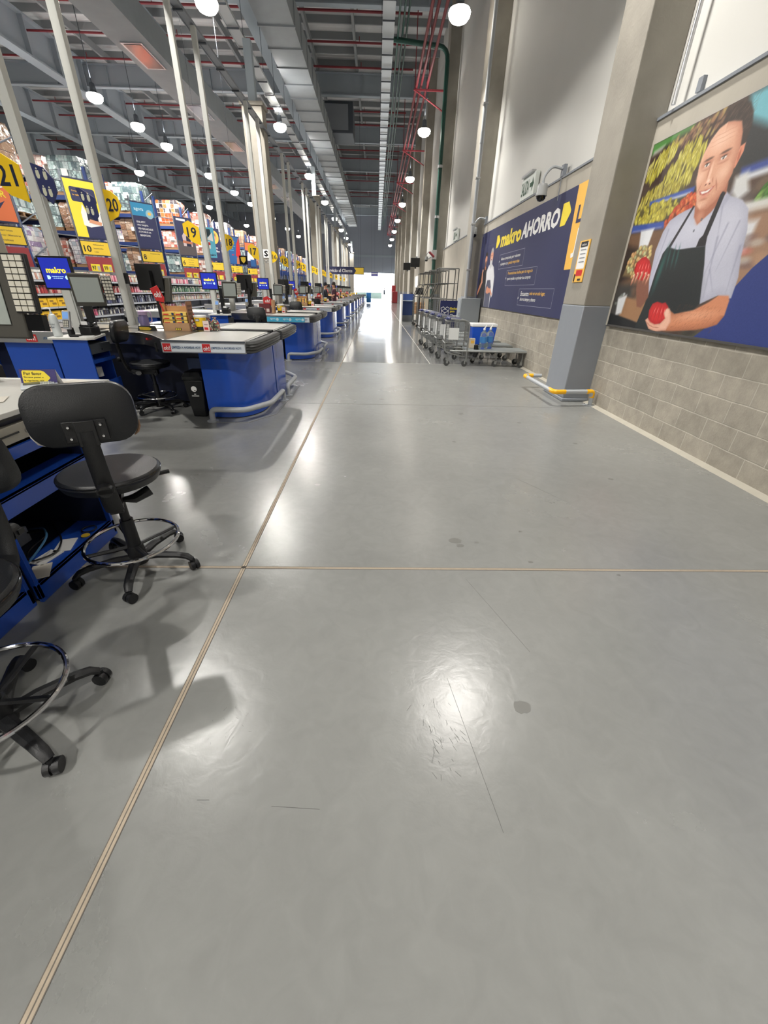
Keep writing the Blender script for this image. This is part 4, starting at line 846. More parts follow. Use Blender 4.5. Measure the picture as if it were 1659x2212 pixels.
# barcode scanner at left
c = thing('barcode_scanner', 'grey hand barcode scanner on its stand behind the near desk, left edge', 'scanner', (-2.42, 2.5, .951), .5)
mb = MB(); mb.cyl((0, 0, 0), (0, 0, .012), .05, blk); mb.tube([(0, 0, .01), (0, .03, .08), (0, .0, .15)], .012, blk); mb.build('stand', c)
mb = MB(); mb.tube([(0, .05, .12), (0, 0, .16), (.0, -.05, .17)], [.025, .032, .036], M('scanner_grey', (150, 150, 148), .4), 10); mb.build('scanner_head', c)
# big till on the near desk
c = thing('till_terminal', 'large dark touch-screen till with cream keypad at the left frame edge', 'till', (-2.32, 2.62, .951), 0)
mb = MB(); mb.cbox((-.42, .10, -.03), (.34, .26, .10), blk); mb.cbox((-.40, .10, .2), (.10, .06, .44), blk); mb.cbox((-.22, .08, .42), (.38, .06, .08), blk); mb.cbox((-.42, .10, -.50), (.12, .12, .85), blk); mb.build('till_base', c, bevel=.01)
MB().box(-.6, .13, .10, .20, .60, 1.12, M('beige_enamel', (190, 184, 168), .5)).build('display_back', c, bevel=.02)
c.location = (-2.60, 3.05, .925)
hd = MB(); hd.cbox((0, 0, .48), (.50, .045, .50), M('till_case', (70, 68, 62), .5), rx=-.12); hd.build('screen_housing', c, bevel=.012)
mb = MB(); mb.cbox((-.04, -.028, .50), (.40, .004, .36), screenw, rx=-.12); mb.build('touch_screen', c)
mb = MB(); mb.cbox((.295, -.01, .56), (.15, .03, .34), blk, rx=-.12); kp = mb.build('keypad', c, bevel=.004)
mb = MB()
for i in range(3):
    for j in range(9): mb.cbox((.252+.042*i, -.032-.0045*(j-4)+.0, .705-.036*j), (.036, .012, .030), cream, rx=-.12)
mb.build('keys', kp)
mb = MB(); mb.cbox((.30, -.005, .33), (.12, .05, .10), blkg, rx=-.12); mb.build('card_slot', c)
# items inside the shelves
pp = thing('power_supply_box', 'dark grey power box on the bottom shelf of the near desk', 'box', (-2.15, 2.15, .111))
MB().box(-2.26, -2.1, 1.95, 2.12, .111, .21, greypd).build('box_body', pp, world=True, bevel=.006); MB().box(-2.22, -2.17, 1.92, 1.95, .15, .2, M('dim_label', (150, 150, 150), .5)).build('sticker', pp, world=True)
for i, (x, y, r, l) in enumerate(((-1.86, 2.06, .3, 'white folded leaflet lying on the bottom shelf, right one'), (-1.88, 1.93, -.2, 'white printed leaflet under a black cable on the bottom shelf'), (-1.82, 1.80, .5, 'cream booklet at the left end of the bottom shelf'))):
    ob = MB().cbox((0, 0, .002), (.09, .14, .004), white if i < 2 else M('paper_warm', (232, 226, 214), .7)).build('leaflet'); ob.location = (x, y, .112); ob.rotation_euler.z = r; tag(ob, l, 'leaflet')
def cable(name, pts, r, m, label, cat='cable'):
    o = MB().tube(arcpath(pts, .08, 5), r, m, 6).build(name); tag(recenter(o, pts[0]), label, cat)
cable('network_cable', [(-2.05, 1.85, .116), (-1.86, 1.76, .16), (-1.84, 1.95, .24), (-2.0, 2.12, .2), (-2.2, 2.2, .13)], .006, M('cable_blue', (70, 120, 160), .4), 'blue network cable looping over the bottom shelf of the near desk')
cable('power_cable', [(-2.1, 2.3, .12), (-1.9, 2.1, .125), (-1.83, 1.95, .13), (-1.92, 1.85, .13), (-2.0, 1.95, .14), (-1.95, 2.12, .18), (-2.2, 2.1, .16)], .005, blk, 'black cable tangle over the leaflets on the bottom shelf')
k = thing('key_ring', 'yellow tag with black wrist coil on the bottom shelf corner', 'key ring', (-1.83, 2.24, .112))
MB().tube([(.04*math.cos(a*PI/8), .04*math.sin(a*PI/8), .006) for a in range(16)], .004, blk, 6, close=True).build('coil', k); MB().cyl((0.02, -.07, 0), (.02, -.07, .004), .024, yelsign).build('tag_disc', k)

# ================================================================ CHECKOUT LANES
# geometry authored for the pair starting at y = 5 (front half) and its mirror (rear half)
def lane(m_):
    """m_ False: front half of a pair, True: rear half (mirrored front to back)"""
    Y = (lambda v: 12.73-v) if m_ else (lambda v: v)
    def box(mb, x0, x1, y0, y1, z0, z1, m): a, b = sorted((Y(y0), Y(y1))); mb.box(x0, x1, a, b, z0, z1, m)
    def poly(mb, pts, z0, z1, m): mb.prism([(x, Y(y)) for x, y in pts], z0, z1, m)
    half = 'rear' if m_ else 'front'
    t = thing('checkout_counter', half, 'checkout counter', (-2.6, Y(5.6), 0), 0, 'blue belt checkout counters')
    arcb = [(-2.14, 5.2), (-1.86, 5.2)]+[(-1.86+.34*math.sin(a*PI/16), 5.72-.52*math.cos(a*PI/16)) for a in range(1, 9)]+[(-1.52, 6.34), (-2.14, 6.34)]
    mb = MB(); poly(mb, arcb, .012, .86, blue); mb.build('belt_pedestal', t, world=True)
    mb = MB(); mb.prismy([(-1.655, .05), (-1.635, .05), (-1.625, .84), (-1.645, .84)], Y(5.37)-.012, Y(5.37)+.012, chrome); mb.build('chrome_strip', t, world=True)
    mb = MB(); poly(mb, [(-2.42, 4.99), (-1.60, 4.99), (-1.52, 5.05), (-1.52, 6.30), (-2.42, 6.30)], .845, .935, alu); mb.build('belt_frame', t, world=True)
    mb = MB(); poly(mb, [(-2.42, 5.03), (-1.58, 5.03), (-1.55, 5.1), (-1.55, 6.28), (-2.42, 6.28)], .935, .945, M('conveyor_belt', (216, 215, 210), .3)); mb.build('conveyor', t, world=True)
    mb = MB(); box(mb, -2.5, -1.5, 6.29, 6.345, .86, .962, blk); mb.build('dark_divider', t, world=True, bevel=.004)
    # ribbed rubber bumper round the end
    mb = MB(); path = [(-1.50, 4.985), (-1.45, 4.99), (-1.41, 5.06), (-1.395, 5.25), (-1.385, 5.7), (-1.385, 6.1), (-1.40, 6.28)]
    prof = [(-.05, -.07), (.0, -.075), (.02, -.06), (.012, -.045), (.026, -.03), (.018, -.012), (.03, 0), (.02, .014), (.026, .03), (.01, .045), (-.01, .055), (-.06, .055)]
    path = [Vector((x, Y(y), 0)) for x, y in path]; rr = []; 
    for i, p in enumerate(path):
        tt = path[min(i+1, len(path)-1)]-path[max(i-1, 0)]; tt.normalize(); n = Vector((tt.y, -tt.x, 0))*(-1 if m_ else 1)
        rr.append([(p.x+n.x*a*1.0, p.y+n.y*a, .895+b) for a, b in prof])
    mb.rings(rr, rubber); mb.build('rubber_bumper', t, world=True, ang=50)
    mb = MB(); box(mb, -2.44, -1.49, 4.955, 4.99, .82, .95, alu); box(mb, -2.44, -1.49, 4.95, 4.957, .935, .955, darkm); st = mb.build('side_rail', t, world=True, bevel=.003)
    # stainless middle top
    mb = MB(); poly(mb, [(-2.42, 5.0), (-2.42, 6.30), (-3.70, 6.30), (-3.70, 5.80), (-3.08, 5.77), (-2.85, 5.57)], .92, .95, steel); mb.build('stainless_top', t, world=True, bevel=.003)
    mb = MB(); poly(mb, [(-2.44, 5.03), (-2.44, 6.28), (-3.68, 6.28), (-3.68, 5.83), (-3.07, 5.80), (-2.86, 5.60)], .80, .92, steel); mb.build('stainless_skirt', t, world=True)
    mb = MB(); box(mb, -2.62, -2.60, 5.16, 5.18, .8, .9, blk); mb.cyl((-2.98, Y(5.71), .88), (-2.96, Y(5.69), .88), .014, red); mb.build('switches', t, world=True)
    mb = MB(); poly(mb, [(-2.14, 5.98), (-2.14, 6.32), (-5.7, 6.32), (-5.7, 5.98)], .02, .80, navyd); mb.build('back_cabinet', t, world=True)
    mb = MB(); box(mb, -2.62, -2.2, 5.94, 5.98, .02, .62, M('dull_blue_panel', (62, 84, 130), .4)); mb.build('access_panel', t, world=True)
    mb = MB(); box(mb, -2.40, -2.26, 5.925, 5.94, .42, .60, M('receipt_paper', (196, 198, 196), .6)); mb.build('taped_paper', t, world=True)
    # exit side: second belt and white rail
    mb = MB(); poly(mb, [(-3.89, 5.62), (-3.89, 6.30), (-5.9, 6.30), (-5.9, 5.62)], .86, .935, steel); mb.build('run_out_top', t, world=True)
    mb = MB(); box(mb, -5.9, -3.72, 5.575, 5.62, .82, .955, alu); rl = mb.build('run_out_rail', t, world=True, bevel=.003)
    for xa, xb in ((-4.78, -4.18), (-5.85, -5.2)): mb = MB(); box(mb, xa, xb, 5.66, 5.98, .02, .82, blue); mb.build('run_out_pedestal', t, world=True)
    if not m_:
        mb = MB(); mb.flat([(-2.43, .832), (-1.50, .832), (-1.50, .922), (-2.43, .922)], 4.9525, M('strip_pale', (222, 228, 234), .4))
        mb.build('print_strip', st, world=True)
        ltx = M('strip_letters', (84, 108, 140), .5)
        mb2 = MB(); mb2.flat([(-2.425, .834), (-2.335, .834), (-2.335, .920), (-2.425, .920)], 4.9505, red); mb2.flat([(-1.98, .834), (-1.89, .834), (-1.89, .920), (-1.98, .920)], 4.9505, red); mb2.build('red_squares', st, world=True)
        txt(st, [('oh!', -2.415, .85, .07, .046, white), ('oh!', -1.97, .85, .07, .046, white), ('¡EMPIEZA A AHORRAR HOY!', -2.325, .86, .325, .034, ltx), ('¡EMPIEZA A AHORRAR HOY!', -1.88, .86, .34, .034, ltx)], 4.9485, bold=.02, world=True)
        mb2 = MB(); mb2.flat([(-4.42, .834), (-4.28, .834), (-4.28, .92), (-4.42, .92)], 5.5725, red); mb2.build('red_square', rl, world=True)
        txt(rl, [('oh!', -4.405, .85, .11, .05, white), ('¡EMPIEZA A AHORRAR HOY!', -5.0, .86, .5, .034, ltx), ('¡EMPIEZA', -4.2, .86, .2, .034, ltx)], 5.5705, bold=.02, world=True)
    # guard rail
    g = thing('floor_guard_rail', half, 'guard rail', (-1.8, Y(5.1), 0), 0, 'grey tube guard rails round the belt ends')
    mb = MB(); mb.tube(arcpath([(-2.05, Y(5.05), 0), (-2.05, Y(5.05), .15), (-1.62, Y(5.05), .15), (-1.39, Y(5.45), .15), (-1.39, Y(6.2), .15), (-1.39, Y(6.2), 0)], .09, 6), .034, greyp, 12); mb.build('tube', g, world=True)
    mb = MB()
    for x, y in ((-2.05, 5.05), (-1.39, 6.2)): mb.cyl((x, Y(y), 0), (x, Y(y), .012), .07, greyp, seg=20)
    mb.build('foot_flanges', g, world=True)
    mb = MB(); poly(mb, [(-2.1, 5.0), (-1.6, 5.0), (-1.33, 5.42), (-1.33, 6.25), (-1.36, 6.25), (-1.36, 5.44), (-1.62, 5.03), (-2.1, 5.03)], 0, .004, M('floor_strip_grey', (126, 128, 128), .5)); mb.build('floor_strip', g, world=True)
    # cashier cabinet
    d = thing('cashier_cabinet', half, 'cabinet', (-3.53, Y(5.3), 0), 0, 'blue cashier cabinets beside the tills')
    mb = MB(); poly(mb, [(-3.26, 5.10), (-3.40, 5.56), (-3.74, 5.56), (-3.74, 5.02), (-3.30, 5.02)], .925, .95, offw); mb.build('worktop', d, world=True, bevel=.003)
    mb = MB(); box(mb, -3.72, -3.33, 5.06, 5.08, 0, .925, blue); box(mb, -3.72, -3.70, 5.08, 5.55, 0, .925, blue); box(mb, -3.72, -3.40, 5.53, 5.55, 0, .925, blue); box(mb, -3.70, -3.36, 5.08, 5.53, .0, .02, navyd); mb.build('carcass', d, world=True, bevel=.002)
    mb = MB(); box(mb, -3.70, -3.34, 5.08, 5.53, .66, .70, blue); mb.build('shelf', d, world=True)
    mb = MB(); box(mb, -3.36, -3.34, 5.08, 5.53, .02, .44, blue); mb.build('front_panel', d, world=True)
    mb = MB(); box(mb, -3.68, -3.34, 5.1, 5.5, .76, .87, darkm); cdw = mb.build('cash_drawer', d, world=True, bevel=.004)
    mb = MB(); mb.cyl((-3.342, Y(5.3), .80), (-3.332, Y(5.3), .80), .01, chrome); mb.build('lock', cdw, world=True)
    mb = MB(); mb.cyl((-3.5, Y(5.36), .47), (-3.5, Y(5.36), .58), .05, white, seg=16); mb.build('paper_roll', d, world=True)
    # pole
    p = thing('service_pole', half, 'pole', (-3.8, Y(5.72), 0), 0, 'white service poles between the lanes')
    yy = Y(5.72)
    mb = MB(); mb.box(-3.85, -3.75, yy-.05, yy+.05, .02, 6.12, polew); mb.build('shaft', p, world=True, bevel=.006)
    mb = MB(); mb.box(-3.865, -3.735, yy-.035, yy+.035, .02, 2.35, M('pole_cover', (186, 188, 184), .4)); mb.build('lower_cover', p, world=True, bevel=.004)
    mb = MB(); mb.box(-3.87, -3.73, yy-.07, yy+.07, 0, .02, greyp); mb.build('foot', p, world=True)
    if m_: mb = MB(); mb.box(-3.75, -3.72, yy-.04, yy+.04, 1.5, 1.64, blk); mb.build('call_button', p, world=True)
    # monitors on their stand
    m = thing('till_display_stand', half, 'monitor', (-3.62, Y(5.62), .95), 0, 'till monitor stands')
    ys = Y(5.72 if not m_ else 5.66); dx = .27 if m_ else 0
    mb = MB(); mb.box(-3.66+dx, -3.58+dx, ys-.03, ys+.03, .95, 1.46, blk); mb.box(-3.74+dx, -3.50+dx, ys-.1, ys+.1, .95, .965, blk); mb.build('upright', m, world=True, bevel=.004)
    e = 1 if not m_ else -1; tyy = ys-(.40 if not m_ else 0)*e-.07*e
    mb = MB(); mb.box(-4.02+dx*1.45, -3.64+dx*1.45, ys-.02-.04*e, ys+.02-.04*e, 1.42, 1.77, blk); mb.build('promo_screen_case', m, world=True, bevel=.005)
    if not m_:
        f = MB().flat([(-4.00, 1.44), (-3.66, 1.44), (-3.66, 1.75), (-4.00, 1.75)], ys-.0605, screenb).build('promo_screen', m, world=True)
        txt(f, [('makro', -3.945, 1.595, .23, .062, scr_y), ('Construye tu negocio', -3.90, 1.553, .14, .012, scr_w), ('en un solo lugar', -3.885, 1.535, .11, .012, scr_w)], ys-.0625, bold=.03, world=True)
        for x0, q in ((-3.955, 1), (-3.705, -1)): MB().flat([(x0, 1.53), (x0+.028*q, 1.53), (x0+.042*q, 1.55), (x0+.028*q, 1.57), (x0, 1.57)], ys-.0618, scr_w).build('arrow_icon', f, world=True)
    else:
        mb = MB()
        for x in (-3.87, -3.79):
            for z in (1.56, 1.64): mb.cyl((x, ys+.02+.042, z), (x, ys+.028+.042, z), .007, chrome, seg=6)
        mb = MB(); mb.box(-3.52, -3.38, ys-.08, ys+.02, 1.42, 1.68, blk)
        mb.build('mount_plate', m, world=True)
    mb = MB(); mb.tube([(-3.62+dx, ys, 1.30), (-3.48+dx*.6, ys-.10*e, 1.27), (-3.28, tyy+.06*e, 1.40)], .018, blk, 6, flat=(1, 1.6)); mb.build('swing_arm', m, world=True)
    mb = MB(); mb.cbox((-3.27, tyy, 1.43), (.045, .30, .33), M('till_case', (70, 68, 62), .5), rz=-1.05*e, ry=.18); mb.build('touch_monitor', m, world=True, bevel=.01)
    mb = MB(); mb.T = Matrix.Translation((-3.27, tyy, 1.43)) @ Matrix.Rotation(-1.05*e, 4, 'Z') @ Matrix.Rotation(.18, 4, 'Y'); mb.box(.023, .026, -.13, .13, -.12, .13, screenw); mb.build('touch_screen', m, world=True)
    mb = MB(); mb.T = Matrix.Translation((-3.27, tyy, 1.43)) @ Matrix.Rotation(-1.05*e, 4, 'Z') @ Matrix.Rotation(.18, 4, 'Y')
    mb.box(-.015, .02, .155, .255, -.10, .14, blk)
    for i in range(3):
        for j in range(7): mb.box(.02, .027, .162+.03*i, .187+.03*i, .11-.034*j, .135-.034*j, cream)
    mb.build('key_panel', m, world=True)
    # receipt printer and payment terminal
    pr_ = thing('receipt_printer', half, 'printer', (-3.42, Y(5.33), .95), 0, 'black receipt printers on the cashier cabinets')
    mb = MB(); box(mb, -3.50, -3.36, 5.24, 5.42, .951, 1.05, blk); mb.cbox((-3.43, Y(5.33), 1.065), (.13, .15, .03), blkg, rx=.15); mb.build('printer_body', pr_, world=True, bevel=.012)
    MB().cbox((-3.43, Y(5.26), 1.08), (.07, .002, .05), white).build('receipt', pr_, world=True)
    pt = thing('payment_terminal', half, 'card terminal', (-3.57, Y(5.2), .95), 0, 'card payment terminals')
    mb = MB(); mb.cyl((-3.57, Y(5.2), .951), (-3.57, Y(5.2), 1.04), .035, blk); mb.build('stand', pt, world=True)
    mb = MB(); mb.cbox((-3.57, Y(5.19), 1.12), (.085, .035, .20), M('terminal_grey', (168, 170, 174), .4), rx=-.35); mb.build('handset', pt, world=True, bevel=.01)
    mb = MB(); mb.T = Matrix.Translation((-3.57, Y(5.19), 1.12)) @ Matrix.Rotation(-.35, 4, 'X'); mb.box(-.032, .032, -.019, -.017, .01, .08, M('terminal_screen', (110, 150, 205), .3, emis=.4))
    mb.box(-.033, .033, -.0195, -.017, -.085, -.005, blk)
    for i in range(3):
        for j in range(4): mb.box(-.028+.02*i, -.014+.02*i, -.022, -.019, -.08+.018*j, -.067+.018*j, cream)
    mb.build('screen_and_keys', pt, world=True)
    return dict(counter=t, rail=g, cab=d, pole=p, disp=m, prn=pr_, term=pt)
FR = lane(False); RE = lane(True)
LBL = dict(counter='blue belt checkout counter with black rubber end, %s half of the %s pair', rail='grey bent tube guard round the belt end, %s half of the %s pair',
           cab='blue cashier cabinet with white top, %s half of the %s lane pair', pole='tall white square pole, %s one of the %s lane pair',
           disp='black till monitor stand with touch screen, %s half of the %s pair', prn='black receipt printer, %s half of the %s lane pair', term='grey card terminal, %s half of the %s lane pair')
for S, h in ((FR, 'front'), (RE, 'rear')):
    for k, o in S.items(): o['label'] = LBL[k] % (h, 'nearest')
FR['counter']['label'] = 'nearest blue checkout counter, with red oh! squares on its front rail'
FR['disp']['label'] = 'nearest blue makro screen and till monitor, above the left run-out belt'
PAIRS = 11
for k in range(1, PAIRS):
    for S, h in ((FR, 'front'), (RE, 'rear')):
        for key, o in S.items():
            if key == 'prn' and k > 5 or key == 'term' and k > 4: continue
            dup(o, o.location+Vector((0, 5.0*k, 0)), label=LBL[key] % (h, ORD[k]))
# third lane: agora strip over the rail (cyan), fixed on the front half of the second pair
sp_r = None
t = thing('printed_rail_strip', 'light blue agora strip stuck along the belt rail of the second checkout pair', 'banner', (-2.0, 9.94, .82))
MB().box(-2.43, -1.60, 9.935, 9.947, .83, .928, M('strip_cyan', (70, 176, 214), .4)).build('strip', t, world=True)
txt(t, [('agora', -2.36+.28*i, .862, .12, .04, M('pale_cyan', (200, 232, 240), .5)) for i in range(3)], 9.934, bold=.02, world=True)
mb = MB()
for i in range(3): mb.flat([(-2.2+.28*i+.03*math.cos(a*PI/6), .88+.03*math.sin(a*PI/6)) for a in range(12)], 9.934, M('pale_cyan', (200, 232, 240), .5))
mb.build('round_marks', t, world=True)

# lane number signs and toilets signs on the poles
def lane_sign(y, num, label, side=-1):
    t = thing('lane_number_sign', label, 'sign', (-3.86, y, 2.3), 0, 'yellow lane number signs')
    x0 = -3.87
    hexp = [(x0, 0), (x0, .0)]
    if side < 0: hexp = [(x0, 2.27), (x0-.18, 2.33), (x0-.33, 2.49), (x0-.33, 2.66), (x0-.2, 2.72), (x0, 2.60)]
    else: hexp = [(-3.73, 2.26), (-3.60, 2.32), (-3.53, 2.44), (-3.56, 2.54), (-3.63, 2.60), (-3.73, 2.62)]
    mb = MB(); mb.prismy(hexp, y-.008, y+.008, M('lane_yellow', (250, 206, 30), .4)); mb.build('sign_plate', t, world=True)
    if side < 0: txt(t, [(num, x0-.26, 2.41, .2, .19, navyd)], y-.0095, bold=.02, world=True)
    else: txt(t, [(num, -3.715, 2.37, .145, .15, navyd)], y-.0095, bold=.02, world=True)
def wc_sign(y, label, side=1):
    t = thing('restroom_sign', label, 'sign', (-3.7, y, 2.4), 0, 'navy restroom signs')
    if side > 0: x0, s = -3.74, 1
    else: x0, s = -3.87, -1
    P = [(0, 2.62), (.13, 2.58), (.20, 2.48), (.20, 2.37), (.12, 2.26), (.02, 2.36)] if s > 0 else [(0, 2.32), (-.06, 2.26), (-.14, 2.34), (-.22, 2.62), (-.16, 2.62), (0, 2.52)]
    MB().prismy([(x0+x, z) for x, z in P], y-.008, y+.008, M('sign_navy', (46, 52, 98), .4)).build('sign_plate', t, world=True)
    mb = MB(); ic = M('icon_cream', (214, 214, 190), .5)
    for dx, dz in ((.05, .0), (.125, -.01), (.07, -.15), (.13, -.16)):
        cx = x0+(dx if s > 0 else -.2+dx); cz = 2.53+dz
        mb.flat([(cx+.009*math.cos(a*PI/4), cz+.04+.009*math.sin(a*PI/4)) for a in range(8)], y-.0085, ic)
        mb.flat([(cx-.016, cz+.026), (cx+.016, cz+.026), (cx+.02, cz-.02), (cx+.01, cz-.045), (cx-.01, cz-.045), (cx-.02, cz-.02)], y-.0085, ic)
    mb.build('pictograms', t, world=True)
lane_sign(5.66, '21', 'yellow lane sign numbered 21 on the nearest white pole')
wc_sign(5.66, 'navy restroom sign on the right of the nearest white pole')
lane_sign(6.95, '20', 'yellow lane sign numbered 20 on the second white pole', 1)
wc_sign(6.95, 'navy restroom sign on the left of the second white pole', -1)
for k in range(1, PAIRS):
    ya, yb = 5.66+5*k, 6.95+5*k
    lane_sign(ya, str(21-2*k), 'yellow number sign on the front white pole of the %s lane pair' % ORD[k])
    if k < 10: lane_sign(yb, str(20-2*k), 'yellow number sign on the rear white pole of the %s lane pair' % ORD[k], 1)

# stools further down
for k in range(1, 7):
    dup(sa, (-2.72, 5.72+5.0*k-.4, 0), rz=.15, label='black drafting stool behind the belt counter of the %s lane pair from the camera' % ORD[k])
# litter bins
def bin_(loc, label):
    t = thing('litter_bin', label, 'bin', loc, 0, 'black litter bins at the belt ends')
    mb = MB(); mb.rings([[(x*.085, y*.11, 0) for x, y in ((-1, -1), (1, -1), (1, 1), (-1, 1))], [(x*.12, y*.15, .47) for x, y in ((-1, -1), (1, -1), (1, 1), (-1, 1))]], blk); mb.build('body', t, bevel=.015)
    mb = MB(); mb.rings([[(x*.13, y*.16, .465) for x, y in ((-1, -1), (1, -1), (1, 1), (-1, 1))], [(x*.13, y*.16, .51) for x, y in ((-1, -1), (1, -1), (1, 1), (-1, 1))], [(x*.09, y*.12, .565) for x, y in ((-1, -1), (1, -1), (1, 1), (-1, 1))]], blkg); mb.build('lid', t, bevel=.015)
    mb = MB(); mb.flat([(.035*math.cos(a*PI/8), .36+.035*math.sin(a*PI/8)) for a in range(16)], -.146, white); mb.flat([(-.045, .265), (.045, .265), (.045, .28), (-.045, .28)], -.136, M('bin_label', (180, 180, 178), .5)); mb.flat([(-.012, .29), (.012, .29), (.012, .30), (-.012, .30)], -.1385, white)
    mb.flat([(0.0, .335), (.02, .335), (.02, .345), (0.0, .345)], -.1475, blkg); mb.build('sticker', t)
    return t
B0 = bin_((-2.285, 5.36, 0), 'black litter bin with round white sticker beside the nearest belt counter')
for k in range(1, 7): dup(B0, (-2.285, 5.36+5*k, 0), label='black litter bin beside the belt counter of the %s lane pair' % ORD[k])

# ================================================================ GOODS ON THE COUNTERS
kraft = card
bar_y = M('bar_wrapper_yellow', (250, 214, 110), .35); bar_r = M('bar_wrapper_red', (214, 60, 50), .4); bar_b = M('bar_wrapper_dark', (40, 60, 96), .4)
tuby = M('tub_yellow', (250, 208, 40), .35)
def candy_display(loc, label, rz=0., paddle=True):
    t = thing('snack_display_box', label, 'display box', loc, rz, 'cardboard snack displays on the belts')
    mb = MB(); mb.box(-.19, .17, -.085, -.08, 0, .10, kraft); mb.box(-.19, .17, .08, .085, 0, .30, kraft)
    mb.prismx([(-.085, 0), (.085, 0), (.085, .33), (.0, .33), (-.085, .10)], -.19, -.185, kraft); mb.prismx([(-.085, 0), (.085, 0), (.085, .36), (-.085, .36)], .165, .175, cardd); mb.box(-.19, .17, -.08, .08, 0, .005, kraft)
    mb.build('carton', t)
    mb = MB()
    for i in range(3):
        for j in range(3): mb.box(.166+.01, .178, -.06+.045*i, -.03+.045*i, .2+.045*j, .228+.045*j, M('carton_cutout', (96, 66, 50), .8))
    mb.box(-.03, .05, -.088, -.0855, .01, .04, darkprint); mb.box(-.024, -.008, -.09, -.088, .016, .034, yel); mb.box(.0, .016, -.09, -.088, .016, .034, yel); mb.box(.024, .04, -.09, -.088, .016, .034, yel)
    mb.build('carton_print', t)
    for j in range(4):
        for i in range(2):
            mb = MB(); mb.box(-.17+.165*i, -.02+.165*i, -.075, .07, .008+.05*j+.03, .05+.05*j+.03, bar_y); mb.box(-.16+.165*i, -.09+.165*i, -.0765, -.075, .045+.05*j, .06+.05*j, bar_r); mb.box(-.05+.12*i, -.02+.12*i, -.077, -.075, .042+.05*j, .074+.05*j, bar_b); mb.build('snack_pack', t)
    if paddle:
        mb = MB(); mb.prismy([(-.16, .16), (-.14, .15), (-.19, .34), (-.21, .34)], -.02, -.012, red); mb.prismy([(-.14, .34), (-.24, .36), (-.29, .50), (-.19, .54), (-.125, .40)], -.02, -.012, red); pd = mb.build('red_paddle', t, bevel=.003)
        txt(pd, [('oh!', -.245, .40, .09, .07, white, -.12)], -.022, bold=.03)
    return t
def tub(loc, label, s=1.):
    t = thing('biscuit_tub', label, 'tub', loc, 0, 'yellow tubs on the belts')
    MB().lathe([(.0, 0), (.062*s, 0), (.075*s, .16*s), (.0, .16*s)], (0, 0, 0), tuby, 24).build('tub_body', t)
    MB().lathe([(.0, .16*s), (.080*s, .16*s), (.082*s, .185*s), (.0, .188*s)], (0, 0, 0), white, 24).build('lid', t)
    mb = MB(); mb.lathe([(.0632*s, .003), (.0662*s, .05*s), (.06*s, .05*s), (.058*s, .003)], (0, 0, 0), darkprint, 24); mb.build('dark_band', t)
    mb = MB(); mb.box(-.035*s, .015*s, -.078*s, -.07*s, .115*s, .145*s, bar_b); mb.box(-.03*s, .01*s, -.0785*s, -.078*s, .122*s, .138*s, white); mb.build('brand_patch', t)
    return t
def sweetbag(loc, label, pale=False):
    t = thing('sweet_bag', label, 'bag of sweets', loc, random.uniform(-.4, .4), 'bags of sweets on the belts')
    g = goods_mat('sweets_mix', [(70, 60, 54), (170, 70, 66), (110, 130, 90), (190, 180, 160), (60, 50, 70)], 60, 60, 60, rough=.2)
    MB().tube([(0, 0, 0), (0, 0, .03), (0, 0, .09), (0, 0, .13), (0, 0, .15), (0, 0, .17)], [.05, .06, .058, .04, .012, .03], g, 12, flat=(1, .8)).build('bag_body', t)
    if pale:
        mb = MB(); mb.box(-.045, .045, -.062, -.056, 0.0, .13, M('pale_pink_card', (240, 220, 214), .5)); mb.box(-.03, .03, -.064, -.062, .02, .05, red); mb.box(-.025, .03, -.064, -.062, .08, .09, M('grey_letters', (150, 120, 130), .5)); mb.build('card_label', t)
    return t
candy_display((-2.70, 6.13, .951), 'cardboard display of yellow snack packs with red oh! paddle on the nearest counter')
tub((-2.43, 6.18, .951), 'yellow tub with white lid on the nearest counter, between two sweet bags', 1.05)
sweetbag((-2.53, 6.12, .951), 'clear bag of mixed sweets left of the yellow tub on the nearest counter')
sweetbag((-2.31, 6.14, .951), 'bag of sweets with pale pink label, right of the yellow tub on the nearest counter', True)
sweetbag((-2.24, 6.20, .951), 'clear bag of mixed sweets at the right end of the nearest counter group')
j = thing('water_jug', 'lilac plastic water jug standing by the till of the nearest counter', 'jug', (-3.22, 6.22, .951))
jm_ = M('lilac_plastic', (150, 140, 180), .15, trans=.5, ior=1.2)
MB().lathe([(.0, 0), (.055, 0), (.062, .02), (.062, .15), (.05, .18), (.0, .18)], (0, 0, 0), jm_, 20).build('jug_body', j); MB().lathe([(.0, .18), (.058, .18), (.058, .22), (.02, .235), (.0, .24)], (0, 0, 0), M('lilac_cap', (170, 150, 180), .4), 20).build('cap', j)
MB().tube(arcpath([(.04, 0, .22), (.11, 0, .22), (.11, 0, .1), (.06, 0, .08)], .03), .008, M('lilac_cap', (170, 150, 180), .4), 6).build('handle', j)
s = thing('counter_card', 'low black card sign with yellow panel on the nearest stainless counter', 'sign', (-3.1, 6.02, .951), -.1)
MB().prismx([(-.03, 0), (.0, .06), (.03, 0)], -.12, .12, blk).build('card_body', s); MB().flat([(-.09, .008), (.05, .008), (.08, .028), (.05, .045), (-.09, .045)], -.03, yelsign).build('yellow_arrow', s)
b = thing('sanitiser_bottle', 'white sanitiser pump bottle on the nearest blue cabinet', 'bottle', (-3.68, 5.13, .951))
MB().lathe([(.0, 0), (.042, 0), (.044, .01), (.044, .19), (.03, .225), (.014, .235), (.014, .25), (.0, .25)], (0, 0, 0), M('bottle_white', (214, 220, 220), .3), 20).build('bottle_body', b)
MB().tube([(0, 0, .25), (0, 0, .285), (-.02, -.01, .292), (-.05, -.03, .288)], [.008, .008, .008, .006], white, 8).build('pump', b)
txt(b, [('Alcohol', -.03, .12, .06, .02, navyd), ('Gel', -.02, .09, .035, .02, navyd)], -.0455)
